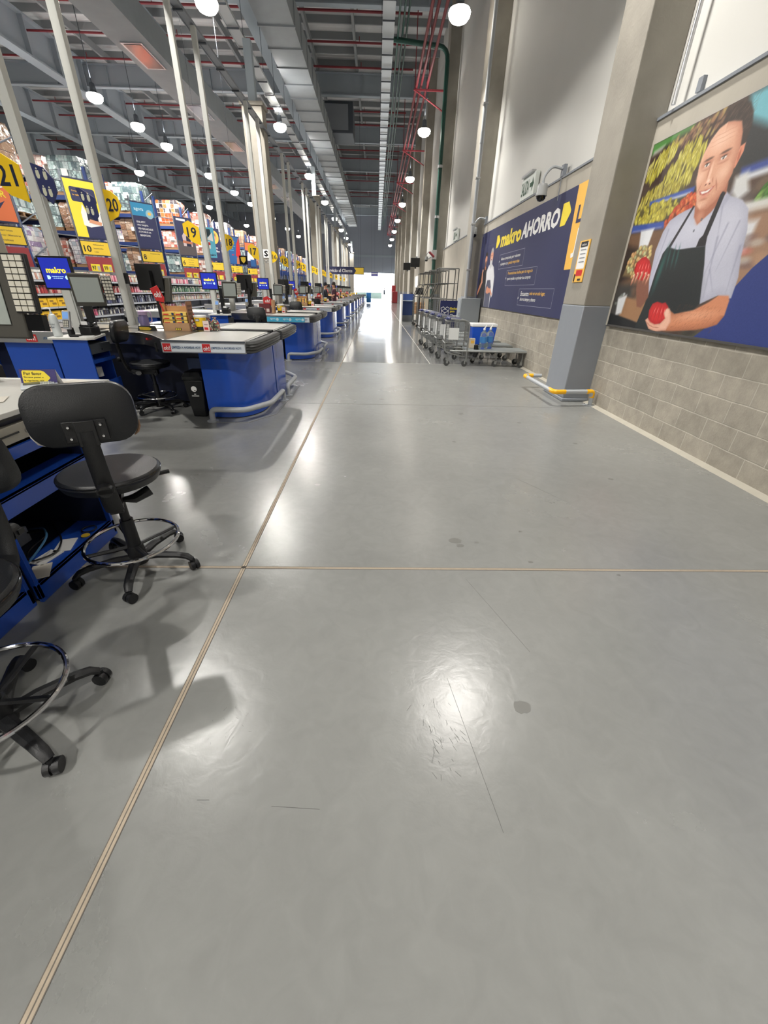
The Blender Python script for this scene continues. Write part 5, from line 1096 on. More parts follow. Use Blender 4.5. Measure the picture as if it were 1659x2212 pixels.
p = thing('document_tray', 'low pile of white papers and black trays beside the card terminal', 'papers', (-3.42, 5.12, .951))
MB().cbox((.05, .03, .004), (.14, .12, .008), white, rz=.4).build('papers', p); MB().cbox((-.06, .02, .01), (.10, .12, .02), blk, rz=.2).build('tray', p)
# goods on further counters
for k in range(1, 8):
    y = 5.0*k
    nm = ORD[k]
    if k % 2 == 0: candy_display((-2.62, 6.13+y, .951), 'cardboard snack display on the %s checkout pair from the camera' % nm)
    else:
        t = thing('snack_display_box', 'dark red snack box with red oh! paddle on the %s checkout pair' % nm, 'display box', (-2.66, 6.13+y, .951), 0, 'red snack boxes on the belts')
        mb = MB(); mb.box(-.2, .06, -.08, .08, 0, .2, M('dark_red_box', (104, 34, 40), .5)); mb.box(.1, .16, -.08, .08, 0, .28, kraft); mb.build('carton', t)
        mb = MB(); mb.box(-.16, -.06, -.083, -.08, .02, .09, M('chip_white', (214, 200, 190), .5)); mb.box(-.03, .04, -.083, -.08, .02, .09, M('chip_white', (214, 200, 190), .5)); mb.build('print', t)
        mb = MB(); mb.prismy([(-.1, .2), (.15, .14), (.13, .28), (.0, .36), (-.1, .32)], -.02, -.012, red); pd = mb.build('red_paddle', t); txt(pd, [('oh!', -.06, .22, .12, .07, white)], -.022, bold=.03)
    tub((-2.38, 6.18+y, .951), 'yellow tub with white lid on the %s checkout pair from the camera' % nm)
    sweetbag((-2.26, 6.12+y, .951), 'bag of sweets beside the yellow tub on the %s checkout pair' % nm, True)
    if k < 5:
        sweetbag((-2.95, 6.4+y, .951), 'bag of sweets near the till on the %s checkout pair' % nm)
        t = thing('snack_tub', 'white tub of sweets near the till on the %s checkout pair' % nm, 'tub', (-2.88, 6.2+y, .951)); MB().lathe([(.0, 0), (.05, 0), (.058, .17), (.0, .175)], (0, 0, 0), white, 20).build('tub_body', t); MB().lathe([(.0, .17), (.062, .17), (.062, .19), (.0, .19)], (0, 0, 0), offw, 20).build('lid', t)
for k in range(8, PAIRS):
    tub((-2.5, 6.1+5*k, .951), 'yellow tub on the %s checkout pair, far down the aisle' % ORD[k], 1.4)
# ================================================================ STORAGE RACKS
def rack_proto():
    t = thing('pallet_rack', 'blue pallet rack', 'rack', (-10.7, 14.9, 0), 0, 'blue pallet racks across the hall')
    for i, x in enumerate((0, -2.8, -5.6, -8.4)):
        for y in (0, 1.1):
            MB().box(x-.1, x, y, y+.08, 0, 5.2, rackg if i else rackb).build('upright', t)
        mb = MB(); z = .3
        while z < 5: mb.tube([(x-.05, .04, z), (x-.05, 1.14, z+.5)], .02, rackg, 4); z += .9
        mb.build('frame_bracing', t)
    for z in (2.05, 3.25, 4.35):
        for y in (0, 1.12):
            MB().box(-8.4, 0, y, y+.05, z-.14, z, rackb).build('beam', t)
        MB().box(-8.4, -.1, .05, 1.12, z-.03, z, M('deck_board', (120, 106, 90), .8)).build('deck', t)
    return t
RK = rack_proto()
NR = 15
RY = [14.9+4.13*k for k in range(NR)]
RK['label'] = 'blue pallet rack full of wrapped goods, nearest to the checkouts entrance end'
for k in range(1, NR): dup(RK, (-10.7, RY[k], 0), label='blue pallet rack full of wrapped goods, %s from the camera' % ORD[k])
# front rack (k = -1) cut by the left edge
dup(RK, (-10.7, RY[0]-4.13, 0), label='blue pallet rack at the left edge of the frame, in front of all the others')
def load(kind, h, w=1.15):
    m = load_mats[kind] if kind < 4 else load_orange
    t = thing('pallet_load', 'x', 'wrapped pallet', (0, 0, -20), 0, 'wrapped pallets in the racks')
    nx, nz = 3, max(2, int(h/.3))
    mb = MB(); r = random.Random(kind*7+int(h*10))
    prof = []
    for zz in (0, .05, h*.5, h-.1, h-.02, h): 
        s = 1-.0 if zz < h-.05 else .93
        prof.append([((x*w/2+r.uniform(-.03, .03))*s, (y*.5+r.uniform(-.03, .03))*s, .12+zz+r.uniform(-.015, .015)) for x, y in ((-1, -1), (-.4, -1.03), (.3, -.98), (1, -1), (1.02, 0), (1, 1), (0, 1.02), (-1, 1), (-1.03, .1))])
    mb.rings(prof, m); mb.build('goods_block', t, ang=60)
    mb = MB()
    for y in (-.45, 0, .45): mb.box(-w/2, w/2, y-.05, y+.05, 0, .02, M('pallet_wood', (160, 126, 92), .8)); mb.box(-w/2, w/2, y-.04, y+.04, .02, .10, M('pallet_wood', (160, 126, 92), .8))
    mb.box(-w/2, w/2, -.5, .5, .10, .12, M('pallet_wood', (160, 126, 92), .8)); mb.build('pallet', t)
    mb = MB(); mb.box(-.1, .12, -.55, -.535, h*.55, h*.75, white); mb.build('paper_label', t)
    return t
protos = {}
lv = {2.05: .85, 3.25: .8, 4.35: 1.05}
used = set(); cnt = 0
bays = ['first', 'second', 'third', 'fourth', 'fifth', 'sixth']
for k in range(-1, NR):
    y = (RY[k] if k >= 0 else RY[0]-4.13)+.6
    nb = 5 if k < 5 else 3
    for i in range(nb):
        x = -10.7-2.8*(i//2)-(2.02 if i % 2 else .78)
        for z in (2.05, 3.25, 4.35):
            if k > 7 and z < 3: continue
            kind = random.choice((0, 1, 2, 3)) if not (k == 3 and i == 0 and z == 4.35) else 4
            if k == 2 and i == 1 and z < 4: continue
            key = (kind, lv[z])
            h = lv[z]
            nm = 'wrapped pallet load on the %s shelf of the %s rack, %s place inwards' % ({2.05: 'lower', 3.25: 'middle', 4.35: 'top'}[z], ORD[k+1], bays[i])
            if kind == 4: nm = 'orange and white box stack on the top shelf, brightest in the racks'
            if key not in protos:
                protos[key] = load(kind, h); o = protos[key]; o['label'] = nm
            else: o = dup(protos[key], label=nm)
            o.location = (x, y, z+.002); cnt += 1
# banners at the rack ends (turned towards the tills)
BL = ['orange AHORRO MAYOR aisle banner cut by the left edge', 'yellow aisle banner with a hand holding a phone', 'navy and blue agora aisle banner with white text', 'dark aisle banner with a man in an apron', 'navy aisle banner with a woman portrait in a yellow oval', 'blue and red aisle banner beyond the portrait banner', 'orange and navy aisle banner, farthest in the row']
def banner(k, num, art, lines):
    y = 12.9+4.13*k-.13
    t = thing('aisle_banner', BL[k], 'banner', (-10.3, y, 0), math.radians(55), 'aisle banners on the rack ends')
    MB().box(-.02, .97, .0, .03, 2.86, 4.55, M('banner_back', (38, 44, 76), .5)).build('picture_panel', t)
    MB().box(-.04, .0, .0, .05, 2.3, 4.7, rackg).build('left_stile', t); MB().box(.96, 1.0, .0, .05, 2.3, 4.7, rackg).build('right_stile', t)
    for z in (2.9, 4.4): MB().cyl((0, .03, z), (-.99, -.19, z), .02, rackg, seg=6).build('support_arm', t)
    b = MB(); b.box(-.02, .97, -.03, .0, 2.36, 2.80, darkprint); b.flat([(0, 2.385), (.95, 2.385), (.95, 2.775), (0, 2.775)], -.0305, yelsign); nb = b.build('number_board', t)
    L = [(num, .06, 2.46, .13 if len(num) == 1 else .24, .20, darkprint)]
    for i, (s, w) in enumerate(lines): L.append((s, .38, 2.67-.11*i, w, .045, M('board_text', (120, 96, 60), .6)))
    txt(nb, L, -.032, bold=.02)
    a = MB(); T = []
    z0, z1 = 2.9, 4.5
    if art == 'ahorro':
        a.flat([(0, z0), (.95, z0), (.95, z1), (0, z1)], -.001, orange); a.flat([(0, z0+.05), (.8, z0+.45), (.4, z0), (0, z0)], -.003, navy)
        for i in range(5): a.flat([(.1+.18*i, z1-.05), (.16+.18*i, z1-.05), (.14+.16*i, z1-.4), (.1+.16*i, z1-.4)], -.003, yelo)
        T = [('AHORRO', .08, 3.62, .8, .17, white), ('MAYOR', .16, 3.42, .7, .15, yel), ('A', .35, 3.86, .2, .1, yel)]
    if art == 'phone':
        a.flat([(0, z0), (.95, z0), (.95, z1), (0, z1)], -.001, yel); a.flat(rrect(.12, .9, 3.9, 4.3, .06), -.003, navy)
        a.flat([(.35, z0), (.95, z0), (.95, 3.35), (.35, 3.3)], -.003, navy); a.flat([(.3, 3.25), (.5, 3.2), (.95, 3.3), (.95, 3.75), (.8, 3.5), (.5, 3.55), (.4, 3.85), (.3, 3.6)], -.004, white)
        a.flat([(.46, 3.4), (.8, 3.36), (.82, 3.9), (.50, 3.92)], -.006, navyd); a.flat([(.48, 3.34), (.86, 3.28), (.9, 3.38), (.52, 3.44)], -.007, skin)
        T = [('Compra facil desde', .18, 4.16, .5, .05, yelo), ('tu telefono', .18, 4.06, .34, .05, yelo)]
    if art == 'agora':
        a.flat([(0, z0), (.95, z0), (.95, 4.05), (0, 4.05)], -.001, navy); a.flat([(0, 4.05), (.95, 4.05), (.95, z1), (0, z1)], -.001, M('agora_blue', (48, 140, 184), .5))
        a.flat([(.74+.16*math.cos(i*PI/10), 4.14+.16*math.sin(i*PI/10)) for i in range(20)], -.003, M('pale_cyan2', (150, 190, 204), .5)); a.flat([(.74+.08*math.cos(i*PI/4), 4.16+.06*math.sin(i*PI/4)) for i in range(8)], -.004, yelo)
        T = [('agora', .1, 4.2, .4, .12, M('pale_cyan', (200, 232, 240), .5)), ('UNA APP Y', .1, 3.8, .38, .07, white), ('UNA TARJETA', .1, 3.68, .48, .07, white), ('VISA RECARGABLE', .1, 3.56, .66, .07, white), ('¡CON MILES DE', .1, 3.44, .54, .07, white), ('BENEFICIOS!', .14, 3.32, .44, .07, white)]
    if art == 'apron':
        a.flat([(0, z0), (.95, z0), (.95, z1), (0, z1)], -.001, navy); a.flat([(0, z0), (.95, z0), (.95, 3.5), (.5, 3.45), (.0, 3.55)], -.002, M('dim_crate_print', (84, 76, 78), .6)); a.flat([(.1, 4.4), (.6, 4.38), (.6, 4.48), (.1, 4.48)], -.002, white)
        a.flat([(.3, 3.3), (.8, 3.3), (.86, 3.8), (.7, 3.95), (.45, 3.95), (.28, 3.75)], -.003, M('pinkish_shirt_print', (196, 178, 176), .6)); a.flat([(.46, 3.3), (.74, 3.3), (.72, 3.75), (.5, 3.75)], -.004, navyd)
        a.flat([(.5, 3.95), (.64, 3.93), (.68, 4.1), (.64, 4.25), (.54, 4.27), (.47, 4.12)], -.005, skin3); a.flat([(.47, 4.16), (.68, 4.14), (.66, 4.28), (.56, 4.33), (.48, 4.28)], -.006, hairm); a.flat([(.25, 3.45), (.8, 3.4), (.82, 3.5), (.3, 3.56)], -.007, skin3)
    if art == 'portrait':
        a.flat([(0, z0), (.95, z0), (.95, z1), (0, z1)], -.001, navy); a.flat([(.6+.3*math.cos(i*PI/10), 4.1+.34*math.sin(i*PI/10)) for i in range(20)], -.002, yelo); a.flat([(.6+.13*math.cos(i*PI/6), 4.08+.17*math.sin(i*PI/6)) for i in range(12)], -.004, skin); a.flat([(.44, 4.0), (.5, 4.3), (.7, 4.3), (.76, 4.0), (.7, 4.15), (.5, 4.15)], -.005, brownp)
        T = [('Makro', .35, 3.5, .4, .12, white), ('Colby', .35, 3.3, .5, .14, white)]
    if art == 'bluered':
        a.flat([(0, z0), (.95, z0), (.95, z1), (0, z1)], -.001, M('mid_blue_print', (40, 92, 150), .5)); a.flat([(.95, 3.2), (.95, z1), (.7, 4.1), (.55, 3.4)], -.002, red); a.flat([(.55, 2.92), (.9, 2.92), (.9, 3.3), (.6, 3.3)], -.003, skin3)
        T = [('Aprovecha', .08, 4.2, .5, .08, cyan), ('los mejores', .08, 4.06, .5, .07, cyan), ('beneficios', .08, 3.93, .5, .07, cyan), ('con tu', .08, 3.8, .3, .07, cyan), ('tarjeta', .08, 3.67, .35, .07, cyan), ('oh!', .2, 3.4, .2, .1, red)]
    if art == 'mixed':
        a.flat([(0, z0), (.95, z0), (.95, z1), (0, z1)], -.001, navy); a.flat([(0, 4.0), (.95, 3.9), (.95, z1), (0, z1)], -.002, orange); a.flat([(.1, 3.3), (.8, 3.3), (.7, 3.9), (.2, 3.9)], -.003, white); a.flat([(.4, 2.92), (.9, 2.92), (.9, 3.4), (.4, 3.4)], -.004, M('mid_blue_print', (40, 92, 150), .5))
    pic = a.build('picture_print', t)
    if T: txt(t, T, -.0085, bold=.02, name='picture_lettering')
    # red end header with price cards and end shelves
    rp_ = MB().box(.02, .95, -.05, -.02, 1.62, 2.32, redend).build('red_header', t)
    mb = MB()
    for i in range(2):
        mb.flat([(.12+.4*i, 1.82), (.42+.4*i, 1.82), (.42+.4*i, 2.10), (.12+.4*i, 2.10)], -.051, yel); mb.flat([(.32+.4*i, 1.90), (.40+.4*i, 1.90), (.40+.4*i, 2.04), (.32+.4*i, 2.04)], -.053, M('price_grey', (190, 186, 170), .5)); mb.flat([(.12+.4*i, 1.78), (.42+.4*i, 1.78), (.42+.4*i, 1.81), (.12+.4*i, 1.81)], -.052, yel)
    mb.build('price_cards', rp_)
    if k in (1, 3, 5): txt(rp_, [('97', .15, 1.92, .13, .13, darkprint), ('99', .55, 1.92, .13, .13, darkprint)], -.0545, bold=.02)
    return t
gen = [('Abarrotes', .3), ('Bebidas', .25), ('Limpieza', .28)]
banner(0, '12', 'ahorro', [('Abarrotes', .35), ('Arroz / Menestras', .5), ('Aceites', .3)])
banner(1, '10', 'phone', [('Ambientadores', .36), ('Insecticidas', .32), ('Lejia', .14)])
banner(2, '8', 'agora', [('Desengrasante en cubos', .45)])
banner(3, '6', 'apron', [('Papel higienico', .35), ('Papel toalla', .3), ('Servilletas', .3)])
banner(4, '4', 'portrait', [('Cuidado personal', .4)])
banner(5, '2', 'bluered', [('Golosinas', .3), ('Galletas', .3), ('Snacks', .25)])
banner(6, '1', 'mixed', [('Vinos', .3), ('Licores', .3)])
# gondola shelving between the tills and the racks
gs = thing('gondola_shelf', 'x', 'shelving', (-8.9, 12.0, 0), 0, 'low goods shelves facing the tills')
MB().box(-.55, -.5, 0, 1.25, 0, 1.85, M('gondola_grey', (110, 112, 116), .6)).build('back_panel', gs)
for y in (0, 1.23): MB().box(-.55, -.45, y, y+.03, 0, 1.85, M('gondola_grey', (110, 112, 116), .6)).build('upright', gs)
GZ = (.25, .58, .90, 1.22, 1.55)
for z in GZ:
    mb = MB(); mb.box(-.5, -.05, .0, 1.25, z-.03, z, M('gondola_shelf_grey', (150, 152, 156), .5)); sh = mb.build('shelf', gs); MB().box(-.05, -.035, .0, 1.25, z-.045, z, M('price_rail', (186, 190, 196), .4)).build('price_rail', sh)
gys = [9.0+1.28*i for i in range(26)]
gprod = []
for i, m in enumerate(goods_small):
    pr = MB()
    for j in range(4): pr.box(-.12, .12, -.27+.14*j+.01, -.27+.14*j+.13, 0, .20+.03*(i % 2), m)
    o = pr.build('shelf_goods', bevel=.01); o.location = (0, 0, -20); gprod.append(o); tag(o, 'x', 'packaged goods', 'packaged goods on the low shelves')
ng = 0; firsts = set()
cells = []
for i, y in enumerate(gys):
    if i == 0: g = gs; g.location = (-8.9, y, 0); g['label'] = 'grey gondola shelf of small goods facing the tills, nearest to the camera'
    else: g = dup(gs, (-8.9, y, 0), label='grey gondola shelf of small goods facing the tills, %s of the row' % (ORD[i] if i < 25 else 'twenty-sixth'))
    for zi, z in enumerate(GZ):
        cells.append((i, zi, y, z))
shelfn = ['lowest', 'second', 'middle', 'fourth', 'top']
for i, zi, y, z in cells:
    if zi == 0 and i % 2 or zi == 1 and i > 9: continue
    for j, yy in enumerate((y+.32, y+.94)):
        if ng > 225: break
        m = [0, 0, 5, 2, 1][zi] if i < 8 else [3, 2, 1, 3, 4][zi] if i < 16 else random.randrange(6)
        if (i+zi+j) % 5 == 0: m = random.randrange(6)
        src = gprod[m]
        if m not in firsts: firsts.add(m); o = src
        else: o = src.copy(); COL.objects.link(o)
        o.location = (-9.17, yy, z+.002); ng += 1
        o['label'] = 'packaged goods, %s end of the %s shelf, %s low shelf unit' % (('near', 'far')[j], shelfn[zi], ORD[min(i, 24)] if i < 25 else 'last')
yb = M('yellow_offer_card', (246, 196, 40), .5)
for j, (z, l) in enumerate(((.902, 'yellow offer boxes on the middle low shelf behind the card terminal'), (.582, 'yellow offer boxes on the lower shelf behind the card terminal'))):
    t = thing('offer_box_row', l, 'boxes', (-9.03, 12.2, z), 0)
    for i in range(3):
        q = MB(); q.box(0, .04, .38*i, .38*i+.34, 0, .22, yb); q.box(.04, .043, .38*i+.06, .38*i+.2, .12, .16, M('offer_text', (150, 110, 30), .6)); q.box(.04, .043, .38*i+.14, .38*i+.3, .05, .10, M('offer_text', (150, 110, 30), .6)); q.build('offer_card', t)
for o in list(COL.objects):
    if o.name.startswith('shelf_goods') and o.location.z < -10: bpy.data.objects.remove(o)
# hanging cyan poster and small signs
t = thing('hanging_poster', 'light blue makro poster of a product jar hanging behind the third white pole', 'poster', (-4.56, 12.6, 2.15), .1)
MB().box(0, .34, 0, .01, 0, .66, cyan).build('poster_sheet', t)
mb = MB(); mb.flat(rrect(.08, .22, .2, .36, .02), -.002, white); mb.flat([(.08, .28), (.22, .28), (.22, .34), (.08, .34)], -.004, red); mb.flat(rrect(.08, .26, .46, .62, .02), -.002, M('poster_dark', (24, 50, 60), .5)); mb.flat([(.14, .4), (.3, .56), (.3, .36)], -.003, white); mb.build('printed_jar', t)
txt(t, [('makro', .17, .04, .14, .05, navy)], -.003, bold=.03)
MB().cyl((.05, 0, .66), (.05, 0, 6.17), .004, darkm, seg=4).build('wire', t); MB().cyl((.3, 0, .66), (.3, 0, 6.17), .004, darkm, seg=4).build('wire', t)
t = thing('shield_sign', 'small black sign with a yellow shield hanging between the lane poles', 'sign', (-4.45, 15.4, 2.13), 0)
MB().box(0, .26, 0, .02, 0, .24, blkg).build('sign_plate', t); MB().flat([(.13, .03), (.06, .1), (.05, .2), (.13, .21), (.21, .2), (.2, .1)], -.001, yelsign).build('shield', t); MB().cyl((.13, .01, .24), (.13, .01, 6.19), .004, darkm, seg=4).build('wire', t)
for k, (yy) in enumerate(COLY[:4]):
    t = thing('meeting_point_sign', 'white square sign with a black letter S on the %s inner column' % ORD[k], 'sign', (-4.30, yy-.012, 2.42), 0)
    MB().box(0, .26, -.006, .01, .05, .32, white).build('sign_plate', t); txt(t, [('S', .06, .09, .14, .19, blkg)], -.0075, bold=.04)
    mb = MB()
    for i in range(4):
        for j in range(2): mb.flat([(.01+.07*i, -.05-.05*j), (.05+.07*i, -.05-.05*j), (.05+.07*i, -.025-.05*j), (.01+.07*i, -.025-.05*j)], -.001, M('arrow_white', (214, 216, 214), .5) if (i+j) % 2 else greypd)
    mb.build('small_print', t)
# customer service sign
t = thing('overhead_sign', 'navy overhead sign reading Servicio al Cliente with a yellow arrow end', 'sign', (-4.4, 40, 2.6), 0)
MB().box(0, 3.3, 0, .1, 0, .55, navy).build('sign_board', t, bevel=.005)
MB().flat([(2.45, .04), (3.26, .04), (3.26, .51), (2.45, .51), (2.62, .28)], -.001, yelsign).build('yellow_end', t); txt(t, [('Servicio al Cliente', .1, .15, 2.2, .25, white)], -.003, bold=.02)
for x in (.3, 3.0): MB().cyl((x, .05, .55), (x, .05, 6.65 if x < 1 else 10.7), .01, darkm, seg=5).build('hanger', t)
for i, (x, y, z, w, h) in enumerate(((-.75, 60, 3.0, .9, .45), (-2.6, 60, 3.25, .5, .28))):
    t = thing('hanging_sign', ('small blue and white hanging sign before the bright opening, right one', 'smaller blue hanging sign before the bright opening, left one')[i], 'sign', (x, y, z), 0)
    MB().box(0, w, 0, .04, 0, h, M('sign_violet', (86, 84, 160), .5)).build('sign_board', t); MB().flat([(.06*w, .55*h), (.9*w, .55*h), (.9*w, .8*h), (.06*w, .8*h)], -.001, white).build('white_field', t); MB().cyl((w/2, .02, h), (w/2, .02, 9), .008, darkm, seg=4).build('hanger', t)

# ================================================================ RIGHT SIDE: CARTS
wirem = zinc
def caster(mb, x, y, r=.06, rz=0.):
    c, s = math.cos(rz), math.sin(rz)
    mb.cyl((x-s*.016, y+c*.016, r), (x+s*.016, y-c*.016, r), r, rubber, seg=18)
def platform_cart(loc, label, rz=0.):
    t = thing('flatbed_trolley', label, 'trolley', loc, rz, 'flatbed trolleys with baskets')
    zd = .36
    mb = MB(); mb.box(-.15, 1.25, -.30, .30, zd-.025, zd, M('deck_sheet', (150, 156, 156), .5, .5)); mb.build('deck', t, bevel=.004)
    mb = MB()
    for y in (-.3, .3): mb.tube([(-.5, y, zd-.03), (1.28, y, zd-.03)], .018, wirem, 8)
    mb.tube([(1.28, -.3, zd-.03), (1.28, .3, zd-.03)], .018, wirem, 8); mb.tube([(-.15, -.3, zd-.03), (-.15, .3, zd-.03)], .018, wirem, 8); mb.build('frame', t)
    mb = MB(); mb.tube(arcpath([(-.12, -.3, .12), (-.12, -.3, .95), (-.55, -.3, .98)], .15, 5), .018, wirem, 8); mb.tube(arcpath([(-.12, .3, .12), (-.12, .3, .95), (-.55, .3, .98)], .15, 5), .018, wirem, 8)
    mb.build('handle_frame', t)
    mb = MB(); mb.cyl((-.55, -.3, .98), (-.55, .3, .98), .025, M('handle_blue', (36, 44, 100), .4), seg=12); mb.box(-.62, -.3, -.2, .2, .955, .985, M('handle_blue', (36, 44, 100), .4)); mb.build('blue_handle', t, bevel=.005)
    # basket
    mb = MB(); x0, x1, y0, y1, z0, z1 = -.62, -.14, -.27, .27, .50, .93
    for i in range(13):
        x = x0+(x1-x0)*i/12
        for y in (y0, y1): mb.cyl((x, y, z0), (x, y, z1), .003, wirem, seg=4)
        mb.cyl((x, y0, z0), (x, y1, z0), .003, wirem, seg=4)
    for i in range(13):
        y = y0+(y1-y0)*i/12
        for x in (x0, x1): mb.cyl((x, y, z0), (x, y, z1), .003, wirem, seg=4)
    for z in (z0, .6, .7, .8): mb.tube([(x0, y0, z), (x1, y0, z), (x1, y1, z), (x0, y1, z)], .004, wirem, 4, close=True)
    mb.tube([(x0, y0, z1), (x1, y0, z1), (x1, y1, z1), (x0, y1, z1)], .009, wirem, 6, close=True)
    mb.build('wire_basket', t)
    mb = MB(); mb.box(x0-.012, x0-.006, -.14, .10, .55, .85, M('ad_card', (206, 208, 206), .5)); mb.box(-.56, -.34, y0-.014, y0-.008, .56, .80, M('ad_card', (206, 208, 206), .5)); mb.build('advert_card', t)
    mb = MB()
    for y in (-.25, .25): mb.tube(arcpath([(-.62, y, .48), (-.62, y, .30), (-.15, y, .20)], .1, 4), .016, wirem, 8)
    mb.tube([(-.62, -.25, .48), (-.62, .25, .48)], .016, wirem, 8); mb.build('basket_support', t)
    for i, (x, y) in enumerate(((-.55, -.24), (-.52, .22), (-.15, -.28), (.12, .28), (.55, -.2), (1.12, -.26), (1.12, .24))):
        mb = MB(); caster(mb, x, y, .062, random.uniform(-.6, .6)); w_ = mb.build('wheel', t)
        mb = MB(); mb.cyl((x+.03, y, .10), (x+.03, y, .34 if x > -.1 else .30), .012, wirem, seg=8)
        for q in (-.024, .024): mb.box(x-.012, x+.045, y+q-.002, y+q+.002, .055, .13, wirem)
        mb.box(x-.01, x+.05, y-.026, y+.026, .125, .13, wirem); mb.build('fork', w_)
    return t
pc = platform_cart((2.18, 9.95, 0), 'front flatbed trolley with wire basket, two water bottles on its deck', -.05)
for i, (y, l) in enumerate(((11.0, 'second flatbed trolley with wire basket, carrying the blue cooler box'), (12.0, 'third flatbed trolley with wire basket from the front'), (13.0, 'fourth flatbed trolley with wire basket from the front'), (14.0, 'rearmost flatbed trolley with wire basket'))):
    dup(pc, (2.12-.05*i, y, 0), rz=.02*(i-1), label=l)
mb = MB(); 
t = thing('cooler_box', 'blue cooler box with white lid on the second trolley', 'cooler box', (2.62, 10.85, .362), .03)
MB().rings([[(x*.26, y*.17, 0) for x, y in ((-1, -1), (1, -1), (1, 1), (-1, 1))], [(x*.30, y*.20, .40) for x, y in ((-1, -1), (1, -1), (1, 1), (-1, 1))]], M('cooler_blue', (26, 84, 200), .35)).build('box_body', t, bevel=.015)
MB().box(-.315, .315, -.215, .215, .40, .475, white).build('lid', t, bevel=.018)
def bottle(loc, label):
    t = thing('water_bottle', label, 'bottle', loc, 0, 'large water bottles on the front trolley')
    MB().lathe([(.0, 0), (.07, 0), (.08, .02), (.08, .30), (.07, .34), (.03, .38), (.022, .40), (.0, .40)], (0, 0, 0), clearp, 20).build('bottle_body', t)
    MB().lathe([(.0, .04), (.074, .04), (.074, .12), (.0, .12)], (0, 0, 0), M('water', (190, 214, 226), .05, trans=.8, ior=1.33), 20).build('water', t)
    MB().lathe([(.081, .14), (.0815, .14), (.0815, .26), (.081, .26)], (0, 0, 0), M('label_blue', (60, 120, 180), .4), 20).build('label_band', t)
    mb = MB(); mb.lathe([(.0, .40), (.025, .40), (.025, .44), (.0, .44)], (0, 0, 0), white, 14); mb.tube([(0, 0, .44), (.02, 0, .46), (.04, 0, .50)], .012, white, 6); mb.build('cap_and_handle', t)
bottle((2.42, 9.82, .362), 'left large clear water bottle with blue label on the front trolley'); bottle((2.60, 9.98, .362), 'right large clear water bottle with blue label on the front trolley')
t = thing('carton', 'small cream carton beside the water bottles on the front trolley', 'box', (2.22, 10.05, .362)); MB().box(-.06, .06, -.06, .06, 0, .2, M('carton_cream', (214, 200, 176), .6)).build('carton_body', t); MB().box(-.04, .04, -.063, -.06, .1, .16, yelo).build('carton_label', t)
tag(recenter(MB().tube([(2.26, 9.78, .2), (2.28, 9.76, .32), (2.25, 9.74, .46)], [.05, .065, .04], blk, 10).build('black_bag'), (2.26, 9.78, .2)), 'black bag hooked on the side of the front trolley deck', 'bag')
# tall cage frames
dk = M('cage_tube', (84, 84, 82), .5, .5)
def cage(loc, label):
    t = thing('tall_trolley', label, 'trolley', loc, 0, 'tall grey cage trolleys')
    mb = MB(); x0, x1, y0, y1 = -.45, .45, -.35, .35
    mb.tube([(x0, y0, .15), (x0, y0, 1.25), (x0+.22, y0, 1.75), (x0+.22, y0, 2.2)], .018, dk, 6); mb.tube([(x0, y1, .15), (x0, y1, 1.25), (x0+.22, y1, 1.75), (x0+.22, y1, 2.2)], .018, dk, 6)
    for y in (y0, y1):
        mb.cyl((x1, y, .15), (x1, y, 2.2), .018, dk, seg=6); mb.cyl((x0+.22, y, 2.2), (x1, y, 2.2), .018, dk, seg=6); mb.cyl((x0+.22, y, 1.75), (x1, y, 1.75), .014, dk, seg=6); mb.cyl((x0, y, 1.25), (x1, y, 1.25), .014, dk, seg=6); mb.cyl((x0, y, .2), (x1, y, .2), .018, dk, seg=6)
    for z, xx in ((2.2, x0+.22), (1.75, x0+.22), (1.25, x0), (.2, x0)): mb.cyl((xx, y0, z), (xx, y1, z), .014, dk, seg=6)
    for x in (.0, .22): mb.cyl((x, y1, 1.25), (x, y1, 2.2), .01, dk, seg=5)
    mb.build('tube_frame', t)
    mb = MB()
    for i in range(9): mb.cyl((x0+.02, y0, .25+.1*i), (x0+.02, y1, .25+.1*i), .004, zinc, seg=4); mb.cyl((x1, y0, .25+.1*i), (x1, y1, .25+.1*i), .004, zinc, seg=4)
    for i in range(8): mb.cyl((x0+.02, y0+.0875*i, .2), (x0+.02, y0+.0875*i, 1.15), .004, zinc, seg=4)
    mb.build('wire_panel', t)
    MB().box(x0, x1, y0, y1, .16, .19, zinc).build('deck', t)
    for x in (x0+.05, x1-.05):
        for y in (y0+.05, y1-.05):
            mb = MB(); caster(mb, x, y, .07); mb.cyl((x, y, .08), (x, y, .17), .012, zinc, seg=6); mb.build('wheel', t)
    return t
cg = cage((2.4, 16.6, 0), 'tall grey cage trolley nearest to the camera, behind the navy clients panel')
for i, y in enumerate((18.4, 20.2, 22.0)): dup(cg, (2.32-.04*i, y, 0), label='tall grey cage trolley, %s in its row' % ORD[i+1])
t = thing('notice_panel', 'navy standing panel with white box drawing reading Exclusivo para Clientes', 'sign', (2.22, 15.75, .0), 0)
MB().box(0, .74, 0, .03, .25, 1.22, M('panel_navy', (36, 42, 92), .5)).build('panel', t); MB().box(.1, .16, 0, .2, 0, .25, greypd).build('foot', t); MB().box(.58, .64, 0, .2, 0, .25, greypd).build('foot', t)
txt(t, [('Exclusivo', .36, .94, .36, .08, yel), ('para', .36, .84, .16, .07, yel), ('Clientes', .36, .72, .34, .08, white)], -.001, bold=.03)
mb = MB(); lw = .008
def seg2(a, b):
    v = Vector((b[0]-a[0], b[1]-a[1])); n = Vector((-v.y, v.x)).normalized()*lw
    mb.flat([(a[0]+n.x, a[1]+n.y), (b[0]+n.x, b[1]+n.y), (b[0]-n.x, b[1]-n.y), (a[0]-n.x, a[1]-n.y)], -.001, white)
